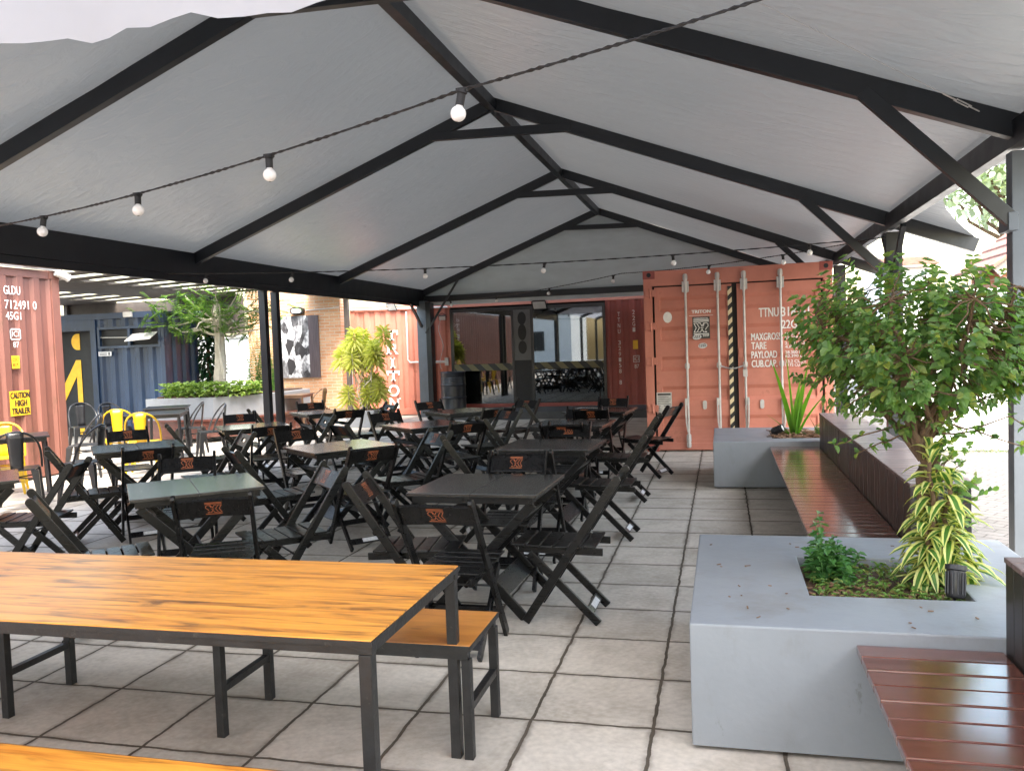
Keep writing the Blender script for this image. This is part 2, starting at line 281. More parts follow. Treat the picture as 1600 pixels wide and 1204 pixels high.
# ------------------------------------------------------------------ mesh builder
class MB:
    def __init__(s, off=(0, 0, 0)): s.v = []; s.f = []; s.mi = []; s.off = Vector(off); s.cur = 0
    def add(s, vs, fs):
        o = len(s.v); s.v += [Vector(a) - s.off for a in vs]; s.f += [tuple(i + o for i in f) for f in fs]; s.mi += [s.cur] * len(fs)
        return s
    def box(s, lo, hi):
        x0, y0, z0 = lo; x1, y1, z1 = hi
        return s.add([(x0, y0, z0), (x1, y0, z0), (x1, y1, z0), (x0, y1, z0), (x0, y0, z1), (x1, y0, z1), (x1, y1, z1), (x0, y1, z1)],
                     [(3, 2, 1, 0), (4, 5, 6, 7), (0, 1, 5, 4), (1, 2, 6, 5), (2, 3, 7, 6), (3, 0, 4, 7)])
    def bar(s, a, b, wd, ht, up=(0, 0, 1), ext=0.):
        """rectangular bar a -> b, wd across, ht along 'up'"""
        a = Vector(a); b = Vector(b); d = (b - a).normalized(); a = a - d * ext; b = b + d * ext
        sd = d.cross(Vector(up)).normalized(); u = sd.cross(d).normalized()
        sd *= wd / 2; u *= ht / 2
        return s.add([a - sd - u, a + sd - u, a + sd + u, a - sd + u, b - sd - u, b + sd - u, b + sd + u, b - sd + u],
                     [(3, 2, 1, 0), (4, 5, 6, 7), (0, 1, 5, 4), (1, 2, 6, 5), (2, 3, 7, 6), (3, 0, 4, 7)])
    def tube(s, pts, r, n=8, r1=None, cap=True):
        pts = [Vector(p) for p in pts]; k = len(pts); vs = []
        for i, p in enumerate(pts):
            d = (pts[min(i + 1, k - 1)] - pts[max(i - 1, 0)]).normalized()
            a = d.cross(Vector((0, 0, 1))) if abs(d.z) < .95 else d.cross(Vector((1, 0, 0)))
            a.normalize(); b = d.cross(a)
            rr = r if r1 is None else r + (r1 - r) * i / (k - 1)
            vs += [p + (a * math.cos(2 * math.pi * j / n) + b * math.sin(2 * math.pi * j / n)) * rr for j in range(n)]
        fs = [(i * n + j, i * n + (j + 1) % n, (i + 1) * n + (j + 1) % n, (i + 1) * n + j) for i in range(k - 1) for j in range(n)]
        if cap: fs += [tuple(range(n - 1, -1, -1)), tuple((k - 1) * n + j for j in range(n))]
        return s.add(vs, fs)
    def lathe(s, prof, c=(0, 0, 0), n=20, axis=(0, 0, 1)):
        c = Vector(c); q = Vector((0, 0, 1)).rotation_difference(Vector(axis)); vs = []
        for r, z in prof:
            vs += [c + q @ Vector((r * math.cos(2 * math.pi * j / n), r * math.sin(2 * math.pi * j / n), z)) for j in range(n)]
        k = len(prof)
        return s.add(vs, [(i * n + j, i * n + (j + 1) % n, (i + 1) * n + (j + 1) % n, (i + 1) * n + j) for i in range(k - 1) for j in range(n)])
    def prism(s, poly, z0, z1):
        n = len(poly)
        return s.add([(x, y, z0) for x, y in poly] + [(x, y, z1) for x, y in poly],
                     [tuple(range(n - 1, -1, -1)), tuple(range(n, 2 * n))] + [(i, (i + 1) % n, n + (i + 1) % n, n + i) for i in range(n)])
    def plate(s, o, ux, uy, pts, t=0.):
        """flat polygon in the plane (o, ux, uy), optional thickness t along ux x uy"""
        o = Vector(o); ux = Vector(ux); uy = Vector(uy); nn = ux.cross(uy).normalized()
        A = [o + ux * x + uy * y + nn * t for x, y in pts]; n = len(A)
        if not t: return s.add(A, [tuple(range(n))])
        B = [o + ux * x + uy * y for x, y in pts]
        return s.add(A + B, [tuple(range(n)), tuple(range(2 * n - 1, n - 1, -1))] + [(i, n + i, n + (i + 1) % n, (i + 1) % n) for i in range(n)])
    def stroke(s, o, ux, uy, pts, wd, closed=False):
        o = Vector(o); ux = Vector(ux); uy = Vector(uy)
        P = list(pts) + ([pts[0]] if closed else [])
        for (x0, y0), (x1, y1) in zip(P, P[1:]):
            dx, dy = x1 - x0, y1 - y0; L = math.hypot(dx, dy) or 1; ex, ey = dx / L * wd / 2, dy / L * wd / 2
            q = [(x0 - ex - ey, y0 - ey + ex), (x0 - ex + ey, y0 - ey - ex), (x1 + ex + ey, y1 + ey - ex), (x1 + ex - ey, y1 + ey + ex)]
            s.add([o + ux * a + uy * b for a, b in q], [(0, 1, 2, 3)])
        return s
    def build(s, name, m, parent=None, loc=None, bevel=0., smooth=False, ang=35):
        me = bpy.data.meshes.new(name); me.from_pydata([tuple(v) for v in s.v], [], s.f)
        ms = m if isinstance(m, (list, tuple)) else [m]
        for x in ms: me.materials.append(x)
        if len(ms) > 1: me.polygons.foreach_set('material_index', s.mi)
        if bevel:
            bm = bmesh.new(); bm.from_mesh(me)
            ed = [e for e in bm.edges if len(e.link_faces) == 2 and e.calc_face_angle(0) > R(30)]
            bmesh.ops.bevel(bm, geom=ed, offset=bevel, segments=2, affect='EDGES', clamp_overlap=True, profile=.6)
            bm.to_mesh(me); bm.free()
        if smooth:
            me.polygons.foreach_set('use_smooth', [True] * len(me.polygons))
            bm = bmesh.new(); bm.from_mesh(me)
            for e in bm.edges: e.smooth = not (len(e.link_faces) == 2 and e.calc_face_angle(0) > R(ang))
            bm.to_mesh(me); bm.free()
        me.update()
        o = bpy.data.objects.new(name, me); col.objects.link(o)
        if parent is not None: o.parent = parent
        if loc is not None: o.location = loc
        return o
def tag(o, label=None, cat=None, group=None, kind=None):
    if label: o['label'] = label
    if cat: o['category'] = cat
    if group: o['group'] = group
    if kind: o['kind'] = kind
    return o
def thing(name, label, cat, loc=(0, 0, 0), rz=0., group=None):
    o = bpy.data.objects.new(name, None); col.objects.link(o); o.empty_display_size = .1
    o.location = loc; o.rotation_euler = (0, 0, rz)
    return tag(o, label, cat, group)
def kids(o): return [c for c in list(col.objects) if c.parent == o]
def dup(src, loc, rz, label, group=None):
    r = src.copy(); col.objects.link(r); r.location = loc; r.rotation_euler = (0, 0, rz); r['label'] = label
    if group: r['group'] = group
    for ch in KIDS[src.name]:
        c = ch.copy(); col.objects.link(c); c.parent = r
        for g in KIDS.get(ch.name, []):
            d = g.copy(); col.objects.link(d); d.parent = c
    return r
KIDS = {}
def index_kids(root):
    KIDS[root.name] = kids(root)
    for c in KIDS[root.name]: KIDS[c.name] = kids(c)
_tc = {}
def text_geo(s):
    if s not in _tc:
        cu = bpy.data.curves.new('t', 'FONT'); cu.body = s; cu.size = 1; cu.resolution_u = 3
        ob = bpy.data.objects.new('t', cu); col.objects.link(ob)
        dg = bpy.context.evaluated_depsgraph_get(); me = bpy.data.meshes.new_from_object(ob.evaluated_get(dg))
        vs = [v.co.copy() for v in me.vertices]; fs = [tuple(p.vertices) for p in me.polygons]
        x0 = min(v.x for v in vs); x1 = max(v.x for v in vs)
        _tc[s] = ([(v.x - x0, v.y) for v in vs], fs, x1 - x0)
        bpy.data.objects.remove(ob); bpy.data.meshes.remove(me); bpy.data.curves.remove(cu)
    return _tc[s]
def text(mb, s, o, ux, uy, h, width=None, sx=.75, bold=0.):
    """letters of cap height h from the lower left point o; 'width' fixes the total width"""
    vs, fs, tw = text_geo(s); k = h / .70; kx = width / tw if width else k * sx
    o = Vector(o); ux = Vector(ux).normalized(); uy = Vector(uy).normalized(); nn = ux.cross(uy)
    mb.add([o + ux * x * kx + uy * y * k for x, y in vs], fs)
    if bold:
        for q, (dx, dy) in enumerate(((bold, 0), (0, bold), (bold, bold))):
            mb.add([o + ux * (x * kx + dx * h) + uy * (y * k + dy * h * .4) + nn * .0004 * (q + 1) for x, y in vs], fs)
    return mb
def emblem_strokes(mb, o, ux, uy, s, wd):
    """brewery mark: chevrons, an X and a question mark between double rules; s = width"""
    P = lambda *a: [(x * s, y * s) for x, y in a]
    for y in (.54, .44): mb.stroke(o, ux, uy, P((-.5, y), (.5, y)), wd)
    for y in (-.44,): mb.stroke(o, ux, uy, P((-.5, y), (.5, y)), wd)
    mb.stroke(o, ux, uy, P((-.5, .32), (-.3, .32), (-.12, 0), (-.3, -.32), (-.5, -.32), (-.34, 0), (-.5, .32)), wd * .8)
    mb.stroke(o, ux, uy, P((-.2, .32), (-.06, .32), (.06, .1), (.18, .32), (.3, .32)), wd * .8)
    mb.stroke(o, ux, uy, P((-.2, -.32), (-.06, -.32), (.06, -.1), (.16, -.32)), wd * .8)
    mb.stroke(o, ux, uy, P((-.02, .0), (.14, .0)), wd * .8)
    mb.stroke(o, ux, uy, P((.16, .12), (.2, .28), (.34, .34), (.47, .26), (.48, .1), (.36, -.02), (.3, -.14)), wd * .8)
    mb.stroke(o, ux, uy, P((.25, -.3), (.36, -.3)), wd * 1.3)
def corrugate(mb, o, ud, nd_, width, z0, z1, period=.28, depth=.036, phase=0.):
    """trapezoid sheet in the plane through o along ud (crest plane), recesses go against nd_"""
    o = Vector(o); ud = Vector(ud); nn = Vector(nd_); pr = []
    x = -phase
    while x < width:
        for a, d in ((0, 0), (.30, 0), (.45, 1), (.80, 1), (.95, 0)):
            u = x + a * period
            pr.append((min(max(u, 0), width), d))
        x += period
    pr.append((width, pr[-1][1])); vs = []; fs = []
    for u, d in pr:
        p = o + ud * u - nn * depth * d
        vs += [(p.x, p.y, z0), (p.x, p.y, z1)]
    for i in range(len(pr) - 1):
        if pr[i + 1][0] - pr[i][0] > 1e-6: fs.append((2 * i, 2 * i + 2, 2 * i + 3, 2 * i + 1))
    mb.add(vs, fs)
X, Y, Z = Vector((1, 0, 0)), Vector((0, 1, 0)), Vector((0, 0, 1))

# ------------------------------------------------------------------ ground
mb = MB(); mb.add([(-60, -40, -.004), (60, -40, -.004), (60, 90, -.004), (-60, 90, -.004)], [(0, 1, 2, 3)])
tag(mb.build('ground', M['paver']), kind='structure')
mb = MB(); mb.add([(-14, -6, 0), (1.72, -6, 0), (1.72, 21, 0), (-14, 21, 0)], [(0, 1, 2, 3)])
tag(mb.build('slab_floor', M['floor']), kind='structure')

# ------------------------------------------------------------------ the tent
RX, RZ, SL = -2.63, 4.52, .385          # ridge x, rafter axis height at the ridge, slope
LX, PX = -6.85, 1.79                    # left and right eave lines
FY = [2.9, 5.82, 9.95, 14.3, 18.8]      # frames
TIP = 2.65
def rz_(x): return RZ - SL * abs(x - RX)
tent = thing('event_tent', 'large grey fabric tent with gabled roof on dark steel posts and rafters', 'tent', (RX, 10.8, 0))
TO = Vector((RX, 10.8, 0))
for i, y in enumerate(FY):
    for sgn, x1 in ((-1, LX - .03), (1, TIP if i < 4 else PX)):
        m_ = MB(TO); m_.bar((RX, y, RZ), (x1, y, rz_(x1)), .08, .145, up=(0, 0, 1)); m_.build('rafter', M['steel'], tent, bevel=.004)
    m_ = MB(TO); m_.bar((RX - .80, y - .012, rz_(RX - .80) - .015), (RX + .96, y - .012, rz_(RX + .96) - .0), .075, .10); m_.build('collar_tie', M['steel'], tent, bevel=.004)
m_ = MB(TO); m_.bar((RX, FY[0] - .1, RZ - .02), (RX, FY[-1] + .02, RZ - .02), .10, .13); m_.build('ridge_beam', M['steel'], tent)
m_ = MB(TO); m_.bar((LX, FY[0] - .1, 2.825), (LX, 18.86, 2.825), .10, .31); m_.build('eave_beam', M['steel'], tent, bevel=.004); m_ = MB(TO); m_.bar((LX + .01, FY[0] - .1, 2.625), (LX + .01, 18.6, 2.625), .075, .085)
m_.build('eave_beam', M['steel'], tent, bevel=.004)
m_ = MB(TO); m_.bar((PX, FY[0] - .1, 2.785), (PX, 18.86, 2.785), .09, .16); m_.build('eave_beam', M['steel'], tent, bevel=.004)
m_ = MB(TO); m_.bar((LX, 18.80, 2.76), (PX, 18.80, 2.76), .08, .14); m_.build('tie_beam', M['steel'], tent, bevel=.004)
for x, y, wd, mt in ((LX, FY[0], .12, 'steel'), (LX, 11.66, .105, 'steel'), (LX, 12.02, .105, 'steel')):
    m_ = MB(TO); m_.box((x - wd / 2, y - wd / 2, 0), (x + wd / 2, y + wd / 2, 2.58)); m_.build('post', M[mt], tent, bevel=.004)
m_ = MB(TO); m_.box((LX - .02, 18.42, .0), (LX + .2, 18.66, 2.70)); m_.build('post', M['steel_grey'], tent, bevel=.005)
m_ = MB(TO); m_.box((LX + .203, 18.40, .0), (LX + .32, 18.66, 2.66)); m_.build('post', M['steel'], tent, bevel=.005)  # dark box is the shaded side of the grey corner post, put in as colour
for y in (FY[0], FY[1], FY[2], FY[3]):
    m_ = MB(TO); m_.box((PX - .03, y - .02 + .045, 0), (PX + .14, y + .14, 2.69)); m_.build('post', M['steel_grey'] if y == FY[1] else M['steel'], tent, bevel=.005)
    m_ = MB(TO); m_.bar((.89, y - .06, rz_(.89) - .05), (PX - .055, y - .06, 2.25), .05, .09); m_.build('brace', M['steel'], tent, bevel=.003)
    m_ = MB(TO); m_.box((PX - .085, y - .095, 2.19), (PX - .031, y + .10, 2.30)); m_.build('bracket', M['steel_grey'], tent, bevel=.003)
for s in (-1, 1):
    m_ = MB(TO); m_.bar((PX + .05, FY[2] + .05 + s * .05, 2.25), (PX + .05, FY[2] + .05 + s * .55, 2.70), .05, .06); m_.build('brace', M['steel'], tent, bevel=.003)
m_ = MB(TO); m_.bar((LX + .09, 18.55, 2.02), (LX + .09, 17.75, 2.62), .05, .05); m_.build('brace', M['steel'], tent)
m_ = MB(TO); m_.bar((LX + .2, 18.40, 1.95), (LX + .95, 18.62, rz_(LX + .95) - .1), .05, .05); m_.build('brace', M['steel'], tent)
# roof fabric: grid over both slopes with sag between frames and scalloped right overhang
def roof_grid():
    mb = MB(TO); ys = []
    for i in range(4):
        n = 14
        ys += [FY[i] + (FY[i + 1] - FY[i]) * k / n for k in range(n)]
    ys += [FY[4], FY[4] + .09]; us = [LX - .10 + (RX - LX + .10) * k / 16 for k in range(17)] + [RX + (TIP - RX) * k / 22 for k in range(1, 23)]
    vs = []; 
    for y in ys:
        i = max(k for k in range(5) if FY[k] <= y + 1e-6); i = min(i, 3)
        t = min(1, (y - FY[i]) / (FY[i + 1] - FY[i])); sag = 4 * t * (1 - t)
        for u in us:
            x = u; 
            if u > PX:                       # scallop: between the rafter tips the free edge curves in towards the eave
                lim = PX + .16 + (TIP - PX - .16) * (abs(2 * t - 1) ** 2.2)
                x = PX + (u - PX) * (lim - PX) / (TIP - PX)
            q = min(abs(x - RX), abs(x - LX) if x < RX else abs(x - PX)) / 2.2
            z = rz_(x) + .085 - .07 * sag * min(1, q * 1.6) + .012 * math.sin(x * 3.1 + y * 2.3) * min(1, q) + (.10 * sag if x > PX else 0) * ((x - PX) / (TIP - PX) if x > PX else 0)
            vs.append((x, y, z))
    k = len(us)
    mb.add(vs, [(j * k + i, j * k + i + 1, (j + 1) * k + i + 1, (j + 1) * k + i) for j in range(len(ys) - 1) for i in range(k - 1)])
    return mb
roof_grid().build('roof_fabric', M['fabric'], tent, smooth=True, ang=60)
m_ = MB(TO)
pts = [(LX, 18.86, 2.60)] + [(PX, 18.86, 2.60), (PX, 18.86, rz_(PX) + .08), (RX, 18.86, RZ + .08), (LX, 18.86, rz_(LX) + .08)]
m_.add(pts, [(0, 1, 2, 3, 4)]); m_.build('gable_panel', M['fabric_back'], tent)
m_ = MB(TO); n = 90; vs = []
for i in range(n + 1):
    x = LX + (PX - LX) * i / n; top = rz_(x) + .08
    for k in range(9):
        zb = 2.84 + .012 * math.sin(x * 9) + .01 * math.sin(x * 23 + 1); z = zb + (top - zb) * k / 8
        vs.append((x, 2.76 + (.02 * math.sin(x * 7.3 + k * .4) + .012 * math.sin(x * 19 + 2)) * (1 - k / 8) + .03 * (1 - k / 8), z))
m_.add(vs, [(i * 9 + k, (i + 1) * 9 + k, (i + 1) * 9 + k + 1, i * 9 + k + 1) for i in range(n) for k in range(8)])
m_.build('front_valance', M['fabric_white'], tent, smooth=True, ang=80)
t2 = thing('added_shade_tent', 'unseen tent roof added behind the viewer to shade the foreground', 'tent', (RX, -4, 0))
T2 = Vector((RX, -4, 0)); m_ = MB(T2)  # unseen tent, added to hold daylight off the foreground
m_.add([(LX - .1, 2.68, rz_(LX) + .05), (RX, 2.68, RZ + .08), (PX + .5, 2.68, rz_(PX + .5) + .08), (LX - .1, -9, rz_(LX) + .05), (RX, -9, RZ + .08), (PX + .5, -9, rz_(PX + .5) + .08)], [(0, 1, 4, 3), (1, 2, 5, 4)]); m_.build('roof_fabric', M['fabric_white'], t2)
for y in (2.6, -3.8, -8.9):
    for s_, xe in ((-1, LX), (1, PX)): m_ = MB(T2); m_.bar((RX, y, RZ), (xe, y, rz_(xe)), .08, .14); m_.build('rafter', M['steel'], t2); m_ = MB(T2); m_.box((xe - .06, y - .06, 0), (xe + .06, y + .06, rz_(xe))); m_.build('post', M['steel'], t2)
# tension wire with a turnbuckle under the right slope
wr = thing('tension_wire', 'thin steel tension wire with a turnbuckle running up under the tent roof', 'wire', (1.5, 5.6, 2.9))
W0 = Vector((1.55, 5.73, 2.92)); W1 = Vector((RX + .1, 2.95, RZ - .1)); wd_ = (W1 - W0).normalized()
m_ = MB((1.5, 5.6, 2.9)); m_.tube([W0 + wd_ * .25, W1], .003, 6); m_.build('cable', M['wire'], wr)
m_ = MB((1.5, 5.6, 2.9)); sdw = wd_.cross(Z).normalized() * .012
for s in (-1, 1): m_.tube([W0 + wd_ * .08 + sdw * s, W0 + wd_ * .20 + sdw * s], .004, 6)
m_.tube([W0, W0 + wd_ * .09], .004, 6); m_.tube([W0 + wd_ * .19, W0 + wd_ * .30], .005, 6); m_.build('turnbuckle', M['galv'], wr)

# ------------------------------------------------------------------ string lights
def string_light(label, path, bulbs, sag):
    o = Vector(path[0]); t = thing('string_light', label, 'string lights', o, 0, 'string lights under the tent')
    P = []
    for a, b in zip(path, path[1:]):
        a = Vector(a); b = Vector(b)
        for k in range(24):
            q = k / 24; P.append(a.lerp(b, q) - Z * sag * 4 * q * (1 - q) * (b - a).length / 8)
    P.append(Vector(path[-1]))
    m_ = MB(o)
    for s in (0, 1):                          # two twisted cores
        Q = []; L = 0
        for i in range(len(P) - 1):
            for k in range(5):
                p = P[i].lerp(P[i + 1], k / 5); a = L * 70 + s * math.pi; L += (P[i + 1] - P[i]).length / 5
                Q.append(p + Vector((0, math.cos(a), math.sin(a))) * .0042)
        Q.append(P[-1]); m_.tube(Q, .0042, 5)
    m_.build('cable', M['cable'], t)
    for bx in bulbs:                          # hang at the nearest point of the wire
        i = min(range(len(P)), key=lambda k: abs(P[k].x - bx)); i2 = i + 1 if i + 1 < len(P) and (P[i].x - bx) * (P[min(i + 1, len(P) - 1)].x - bx) <= 0 else max(i - 1, 0)
        dx = P[i2].x - P[i].x; q = (bx - P[i].x) / dx if abs(dx) > 1e-6 else 0
        p = P[i].lerp(P[i2], min(max(q, 0), 1)); tilt = Vector((random.uniform(-.25, .25), random.uniform(-.15, .15), -1)).normalized()
        m1 = MB(o); m1.lathe([(0, -.004), (.020, -.002), (.022, .012), (.017, .016), (.017, .06), (.0, .06)], p, 14, tilt)
        m1.box(p - Vector((.024, .009, .010)), p + Vector((.024, .009, .007)))
        so_ = m1.build('socket', M['cable'], t, smooth=True)
        m2 = MB(o); r = .031; pr = [(.013, .056)] + [(r * math.sin(a), .092 - r * math.cos(a)) for a in [R(x) for x in range(28, 181, 14)]]
        m2.lathe(pr, p, 18, tilt); m2.build('bulb', M['bulb'], so_, smooth=True, ang=80)
string_light('nearest string of white globe bulbs, sagging low across the roof from the left eave', [(-6.7, 5.35, 2.62), (-.96, 3.18, 2.60), (3.0, 2.0, 3.1)], [-4.01, -3.06, -2.04, -.96], .16)
string_light('middle string of globe bulbs stretched straight across from left eave to right post', [(-6.78, 9.3, 2.66), (1.75, 9.85, 2.62)], [-6.25, -5.1, -3.42, -1.98, -.52, .95], .09)
string_light('farthest string of globe bulbs running diagonally over the red container to the corner post', [(-6.6, 18.3, 2.66), (-1.5, 13.2, 2.66), (1.75, 9.95, 2.64)], [-5.7, -4.3, -2.95, -1.65, -.15, .75], .10)

# ------------------------------------------------------------------ containers
def frame_box(mb, x0, x1, y0, y1, h, p=.12):
    for x in (x0, x1 - p):
        for y in (y0, y1 - p): mb.box((x, y, 0.02), (x + p, y + p, h))
    for z0, z1 in ((.02, .17), (h - .12, h - .003)):
        for x in (x0 + .012, x1 - .092): mb.box((x, y0 + p, z0), (x + .08, y1 - p, z1))
    for z0, z1 in ((.02, .17), (h - .12, h - .003)):
        for y in (y0 + .012, y1 - .092): mb.box((x0 + p, y, z0), (x1 - p, y + .08, z1))
def castings(mb, x0, x1, y0, y1, h):
    for x in (x0 - .006, x1 - .166):
        for y in (y0 - .006, y1 - .166):
            for z in (0, h - .118): mb.box((x, y, z), (x + .172, y + .172, z + .12))
# --- right container: door end faces the camera
x0, x1, y0, y1, h = -1.08, 1.47, 12.17, 18.2, 2.59
O = Vector(((x0 + x1) / 2, y0, 0))
rc = thing('shipping_container', 'salmon red shipping container with closed white-lettered doors and four lock rods', 'container', O)
m_ = MB(O); frame_box(m_, x0, x1, y0, y1, h); m_.build('frame', M['red_cont'], rc, bevel=.006)
m_ = MB(O); castings(m_, x0, x1, y0, y1, h); m_.build('corner_castings', M['red_dark'], rc, bevel=.008)
for px in (x0, x1 - .16):
    for pz in (.055, h - .06): m_ = MB(O); m_.lathe([(0, .001), (.032, 0)], (px + .08, y0 - .008, pz), 14, (0, -1, 0)); m_.build('casting_hole', M['black'], rc)
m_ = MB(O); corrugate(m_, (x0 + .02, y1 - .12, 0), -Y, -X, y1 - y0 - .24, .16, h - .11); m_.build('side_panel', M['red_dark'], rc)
m_ = MB(O); corrugate(m_, (x1 - .02, y0 + .12, 0), Y, X, y1 - y0 - .24, .16, h - .11); m_.build('side_panel', M['red_cont'], rc)
m_ = MB(O); m_.box((x0 + .05, y0 + .05, h - .05), (x1 - .05, y1 - .05, h - .02)); m_.box((x0 + .12, y1 - .1, .16), (x1 - .12, y1 - .06, h - .1)); m_.build('roof', M['red_cont'], rc)
dz0, dz1, dy = .17, 2.35, y0 + .03
m_ = MB(O); m_.box((x0 + .10, dy + .05, .16), (x1 - .10, dy + .09, h - .12)); m_.build('gasket', M['gasket'], rc)
for za_, zb_, nm in ((2.37, h - .006, 'door_header'), (.02, .12, 'door_sill')):
    m_ = MB(O); m_.box((x0 + .1, y0 - .002, za_), (x1 - .1, y0 + .10, zb_)); m_.build(nm, M['red_cont'], rc, bevel=.004)
def door_panel(a, b):
    mb = MB(O); prof = [(dz0, 0)]
    z = .30
    while z < 2.2:
        prof += [(z, 0), (z + .05, .028), (z + .16, .028), (z + .21, 0)]; z += .425
    prof.append((dz1, 0)); vs = []
    ins = .07
    for zz, d in prof:
        for xx, dd in ((a, 0), (a + ins, 0), (a + ins + .02, d), (b - ins - .02, d), (b - ins, 0), (b, 0)): vs.append((xx, dy - .012 + dd, zz))
    n = 6
    mb.add(vs, [(i * n + k, i * n + k + 1, (i + 1) * n + k + 1, (i + 1) * n + k) for i in range(len(prof) - 1) for k in range(n - 1)])
    mb.box((a, dy - .0115, dz0), (a + .004, dy + .05, dz1)); mb.box((b - .004, dy - .0115, dz0), (b, dy + .05, dz1))
    return mb
xm = .16
dl = door_panel(x0 + .15, xm - .02).build('door', M['red_cont'], rc); dr = door_panel(xm + .05, x1 - .15).build('door', M['red_cont'], rc)
for xa, side in ((x0 + .02, dl), (x1 - .17, dr)):
    for zz in (.62, 1.30, 1.80, 2.27):
        m_ = MB(O); m_.box((xa, y0 - .018, zz - .05), (xa + .15, y0 + .012, zz + .05)); m_.tube([(xa + .075, y0 - .018, zz - .07), (xa + .075, y0 - .018, zz + .07)], .016, 8); m_.build('hinge', M['red_cont'], side, bevel=.004)
for xr, side, hd in ((-.49, dl, -1), (-.05, dl, -1), (.36 - .055, dr, 1), (.79, dr, 1)):
    m_ = MB(O); yy = y0 - .035; m_.tube([(xr, yy, .07), (xr, yy, 2.52)], .017, 10)
    rod = m_.build('lock_rod', M['galv'], side, smooth=True)
    m_ = MB(O)
    for zz, hh in ((2.34, .075), (2.47, .035), (1.22, .03), (.19, .05), (.10, .03)):
        m_.box((xr - (.048 if hh > .06 else .032), yy - .012, zz - hh), (xr + (.048 if hh > .06 else .032), yy + .026, zz + hh))
        m_.tube([(xr, yy, zz - hh - .012), (xr, yy, zz + hh + .012)], .026, 10)
        m_.build('rod_bracket', M['galv'], rod, bevel=.003); m_ = MB(O)
    m_ = MB(O); m_.bar((xr + hd * .035, yy - .02, .74), (xr + hd * .03, yy - .03, .42), .02, .035, up=(0, 1, 0)); m_.bar((xr + hd * .03, yy - .03, .42), (xr + hd * .01, yy - .02, .28), .018, .03, up=(0, 1, 0))
    m_.box((xr + hd * .02 - .025, yy - .02, .66), (xr + hd * .02 + .025, yy + .03, .76)); m_.build('handle', M['galv'], rod, bevel=.003)
for xl, side in ((-.26, dl), (.52, dr), (.98, dr), (-.86, dl)):
    m_ = MB(O); zl = .66 if xl > -.5 else .60
    m_.prism([(xl + .024 * math.cos(R(a)), y0) for a in (0,)] or [], 0, 0) if False else None
    m_.plate((xl, y0 + .016, zl), X, Z, [(.028 * math.cos(R(a)), (.035 if math.sin(R(a)) >= 0 else -.035) + .028 * math.sin(R(a))) for a in range(0, 360, 20)], .02); m_.build('catch', M['galv'], side, bevel=.003)
m_ = MB(O); m_.box((xm - .075, y0 - .006, .17), (xm - .018, y0 + .012, 2.32)); m_.build('hazard_strip', M['hazard'], rc)
m_ = MB(O); m_.box((xm + .06, y0 - .03, 1.32), (xm + .13, y0 + .01, 1.44)); m_.build('door_keeper', M['red_cont'], dr, bevel=.004)
m_ = MB(O); pts = [(-.05 + .36 * k / 12, y0 - .05 - .006 * (k % 2), 1.22 - .05 * math.sin(math.pi * k / 12)) for k in range(13)]
for a, b in zip(pts, pts[1:]): m_.tube([a, b], .010, 6)
m_.build('chain', M['wire'], rc); m_ = MB(O); m_.box((.27, y0 - .075, 1.05), (.33, y0 - .05, 1.15)); m_.tube([(.28, y0 - .06, 1.15), (.28, y0 - .06, 1.2), (.32, y0 - .06, 1.2), (.32, y0 - .06, 1.15)], .007, 6); m_.build('padlock', M['galv'], rc, bevel=.004)
ty = dy - .014
m_ = MB(O)
def rt(s, x, z, hgt, wid): m_ = MB(O); text(m_, s, (x, ty, z), X, Z, hgt, wid, bold=.05); m_.build('white_lettering', M['white_print'], dr)
rt('TTNU', .50, 1.87, .125, .26); rt('318141', .80, 1.87, .125, .36); rt('22G1', .80, 1.70, .115, .24)
for s, z, wd in (('MAXGROSS', 1.55, .40), ('TARE', 1.425, .20), ('PAYLOAD', 1.30, .34), ('CUB.CAP.', 1.175, .34)): rt(s, .39, z, .098, wd)
for k, (a, b) in enumerate((('30.480 KG', '67.200 LB'), ('2.180 KG', '4.810 LB'), ('28.300 KG', '62.390 LB'), ('33.2 CU.M', '1.172 CU.FT'))):
    rt(a, .84, 1.60 - .125 * k, .04, .26); rt(b, .84, 1.55 - .125 * k, .04, .26)
m_ = MB(O); text(m_, 'TRITON', (-.415, ty, 1.96), X, Z, .045, .26, bold=.14); m_.box((-.45, ty - .001, 1.925), (-.12, ty, 1.93)); m_.build('white_lettering', M['white_print'], dl)
m_ = MB(O); m_.box((-.405, ty - .001, 1.60), (-.165, ty + .001, 1.91)); stk = m_.build('brewery_sticker', M['bmetal'], dl)
m_ = MB(O); emblem_strokes(m_, (-.285, ty - .003, 1.755), X, Z, .20, .011); text(m_, 'EXPERIMENTAL', (-.385, ty - .003, 1.875), X, Z, .02, .20, bold=.08); text(m_, 'SHOP', (-.265, ty - .003, 1.63), X, Z, .024, .085, bold=.1); m_.build('emblem', M['white_print'], stk)
def oval(mb, x, z, a, b, tilt, y): mb.plate((x, y, z), (math.cos(tilt), 0, math.sin(tilt)), (-math.sin(tilt), 0, math.cos(tilt)), [(a * math.cos(R(t)), b * math.sin(R(t))) for t in range(0, 360, 15)], .0012)
m_ = MB(O); oval(m_, -.75, 1.92, .062, .078, 0, ty); m_.build('oval_sticker', M['white_print'], dl)
for xs, zs, tl, yy in ((-.345, 1.625, .15, ty - .004), (-.27, 1.50, .12, ty)):
    m_ = MB(O); oval(m_, xs, zs, .062, .038, tl, yy); st = m_.build('oval_sticker', M['label_white'], dl)
    m_ = MB(O); text(m_, '1552', (xs - .042, yy - .003, zs - .022), (math.cos(tl), 0, math.sin(tl)), (-math.sin(tl), 0, math.cos(tl)), .038, .085, bold=.08); m_.build('number', M['black'], st)
